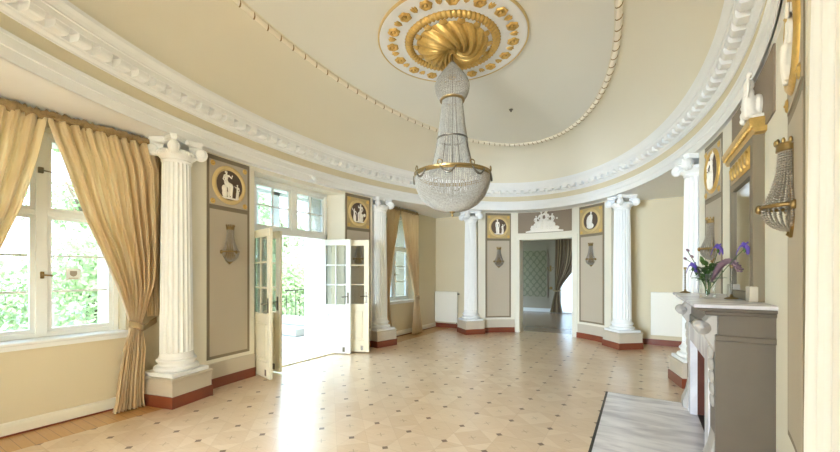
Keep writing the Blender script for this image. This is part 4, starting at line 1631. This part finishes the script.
mb.box(-.62, 10.9, 0, -.56, 10.97, 2.75).box(.29, 10.9, 0, .35, 10.97, 2.75).box(-.56, 10.9, 2.69, .29, 10.97, 2.75).box(-.56, 10.9, 0, .29, 10.97, .06).box(-.16, 10.9, .06, -.1, 10.97, 2.69)
mb.build('window_frame', 'joinery', w4)
MB().box(-.56, 10.93, .06, .29, 10.936, 2.69).build('pane', 'pane', w4)
def xz_curtain(rows, pleats, seed, amp_dir=1):
    mb = curtain_sheet(rows, 0, pleats, nz=40, nu=110, seed=seed)
    mb.v = [(y, x, z) for x, y, z in mb.v]
    return mb
sc_ = thing('striped_curtain', 'brown striped curtain tied aside in the room beyond the doorway', 'curtain', (0, 10.68, 0))
o = xz_curtain([(2.95, -.78, .10, .035, 0), (2.4, -.78, .10, .04, 0), (1.9, -.80, .0, .04, 0), (1.5, -.80, -.22, .035, 0), (1.15, -.80, -.48, .03, 0), (.9, -.80, -.62, .022, 0), (.82, -.80, -.62, .022, 0), (.5, -.88, -.60, .03, 0), (.01, -1.0, -.52, .05, 0)], 7, 4)
o = o.build('drape', 'stripe', sc_, smooth=True)
MB().tube([(-.84, -.05, .87), (-.70, -.1, .84), (-.60, -.05, .87), (-.60, .05, .87)], .03, 8).build('tieback', 'tieband', sc_, smooth=True)
MB().tube([(-.9, 0, 3.0), (.6, 0, 3.0)], .015, 8).build('rail', 'metal', sc_)
sh = thing('sheer_curtain', 'white sheer curtain over the window beyond the doorway', 'curtain', (0, 10.78, 0))
xz_curtain([(2.9, -.58, .36, .02, 0), (.02, -.58, .36, .025, 0)], 12, 8).build('drape', 'sheer', sh, smooth=True)
ws = thing('candle_sconce', 'small dark sconce on the wall beside the brown striped curtain', 'wall sconce', (-.98, 10.85, 1.72))
MB().bbox(-.03, -.02, -.12, .03, 0, .12, .008).build('back_plate', 'metal', ws)
a_ = MB()
for s in (-1, 1):
    a_.tube([(0, -.02, -.04), (s * .05, -.08, -.07), (s * .1, -.09, -.03), (s * .1, -.09, .02)], .008, 6)
    a_.lathe([(.012, 0.02), (.026, .03), (.022, .045)], 12, c=(s * .1, -.09, 0))
a_.build('arms', 'metal', ws)
hk = thing('tieback_hook', 'dark curtain holdback below the small sconce beyond the doorway', 'hook', (-.95, 10.85, .95))
MB().tube([(0, 0, 0), (0, -.1, 0)], .012, 8).ell((0, -.11, 0), (.06, .02, .06)).build('rosette', 'metal', hk)

# ------------------------------------------------------------------ outside
struct(MB().box(-8.5, -9, -.12, -3.75, 14, -.04).build('floor_terrace', 'terrace'))
struct(MB().box(-60, -60, -.5, -8.5, 70, -.3).build('ground_lawn', 'lawn'))
stp = thing('stone_step', 'pale stone block step on the terrace outside the door', 'step', (-5.9, 2.35, -.04))
MB().bbox(-.75, -.45, 0, .75, .45, .20, .02).build('lower_block', 'terrace', stp)
MB().bbox(-.75, -.05, .2, .75, .45, .38, .02).build('upper_block', 'terrace', stp)
rl = thing('terrace_railing', 'dark iron railing on the terrace outside the garden door', 'railing', (-7.6, 0, -.04))
mb = MB()
for k in range(40):
    MB().tube([(0, 3.6 + k * .18, 0), (0, 3.6 + k * .18, 1.0)], .009, 6).build('baluster', 'dark', rl)
MB().box(-.02, 3.55, 1.0, .02, 10.7, 1.04).build('top_rail', 'dark', rl)
pst = thing('garden_post', 'grey post outside the near garden window', 'post', (-6.6, -2.15, -.04))
MB().bbox(-.09, -.09, 0, .09, .09, 1.05, .01).bbox(-.11, -.11, 1.05, .11, .11, 1.1, .01).build('shaft', 'greywall', pst)

def leaves(mb, c, r, n, size, rnd):
    for _ in range(n):
        d = Vector((rnd.gauss(0, 1), rnd.gauss(0, 1), rnd.gauss(0, 1))).normalized()
        k = rnd.uniform(.55, 1.0) ** .5
        p = Vector((c[0] + d.x * r[0] * k, c[1] + d.y * r[1] * k, c[2] + d.z * r[2] * k))
        u = Vector((rnd.gauss(0, 1), rnd.gauss(0, 1), rnd.gauss(0, 1))).normalized()
        w = u.cross(d)
        if w.length < .1:
            continue
        w.normalize()
        s = size * rnd.uniform(.6, 1.4)
        mb.add([tuple(p - u * s), tuple(p + w * s * .5), tuple(p + u * s), tuple(p - w * s * .5)], [(0, 1, 2, 3)])

def tree(label, x, y, h, r, m, seed, n=15000):
    rnd = random.Random(seed)
    root = thing('garden_tree', label, 'tree', (x, y, -.3), 0, 'garden trees')
    t = MB().tube([(0, 0, 0), (.05, .03, h * .3), (-.05, .05, h * .6)], [.16, .12, .06], 10)
    for k in range(5):
        a = 2 * PI * k / 5
        t.tube([(0, 0, h * (.3 + .05 * k)), (.5 * r * math.cos(a), .5 * r * math.sin(a), h * (.5 + .05 * k))], [.06, .02], 6)
    t.build('trunk', 'bark', root, smooth=True)
    f = MB()
    for k in range(16):
        a = rnd.uniform(0, 2 * PI)
        q = rnd.uniform(0, .75)
        c = (r * q * math.cos(a), r * q * math.sin(a), h * rnd.uniform(.16, .92))
        rr = r * rnd.uniform(.35, .55)
        leaves(f, c, (rr, rr, rr * .75), n // 16, .075, rnd)
    f.build('crown', m, root)
ORD = ['first', 'second', 'third', 'fourth', 'fifth', 'sixth', 'seventh', 'eighth']
for i in range(8):
    tree(ORD[i] + ' tree from the left in the nearer row behind the garden hedge', -11.9, -3.4 + 3.5 * i, 6.2 + .5 * math.sin(3 * i), 1.32, 'leaf_b' if i in (1, 4, 6) else 'leaf_a', 40 + i, 12000)

hg = thing('clipped_hedge', 'dense green hedge behind the iron terrace railing', 'hedge', (-9.2, 6.0, -.3))
rnd = random.Random(99)
f = MB()
for _ in range(60000):
    p = Vector((rnd.uniform(-.5, .5), rnd.uniform(-13, 18), 0))
    p.z = rnd.uniform(.0, 2.7 + .35 * math.sin(p.y * 1.7) + .2 * math.sin(p.y * 4.1)) ** 1.0
    d = Vector((rnd.gauss(0, 1), rnd.gauss(0, 1), rnd.gauss(0, 1))).normalized()
    w = d.cross(Vector((rnd.gauss(0, 1), rnd.gauss(0, 1), rnd.gauss(0, 1)))).normalized()
    q = .07 * rnd.uniform(.6, 1.4)
    f.add([tuple(p - d * q), tuple(p + w * q * .5), tuple(p + d * q), tuple(p - w * q * .5)], [(0, 1, 2, 3)])
f.build('foliage', 'leaf_a', hg)
st = MB()
for k in range(30):
    st.tube([(0, -12.5 + k, 0), (.1 * math.sin(k), -12.5 + k, 1.3)], .03, 6)
st.build('stems', 'bark', hg, kind='stuff')

for i in range(6):
    tree(ORD[i] + ' tall tree from the left in the far row at the back of the garden', -17.2, -4.5 + 6.6 * i, 7.5, 2.5, 'leaf_b' if i % 2 else 'leaf_a', 80 + i, 17000)
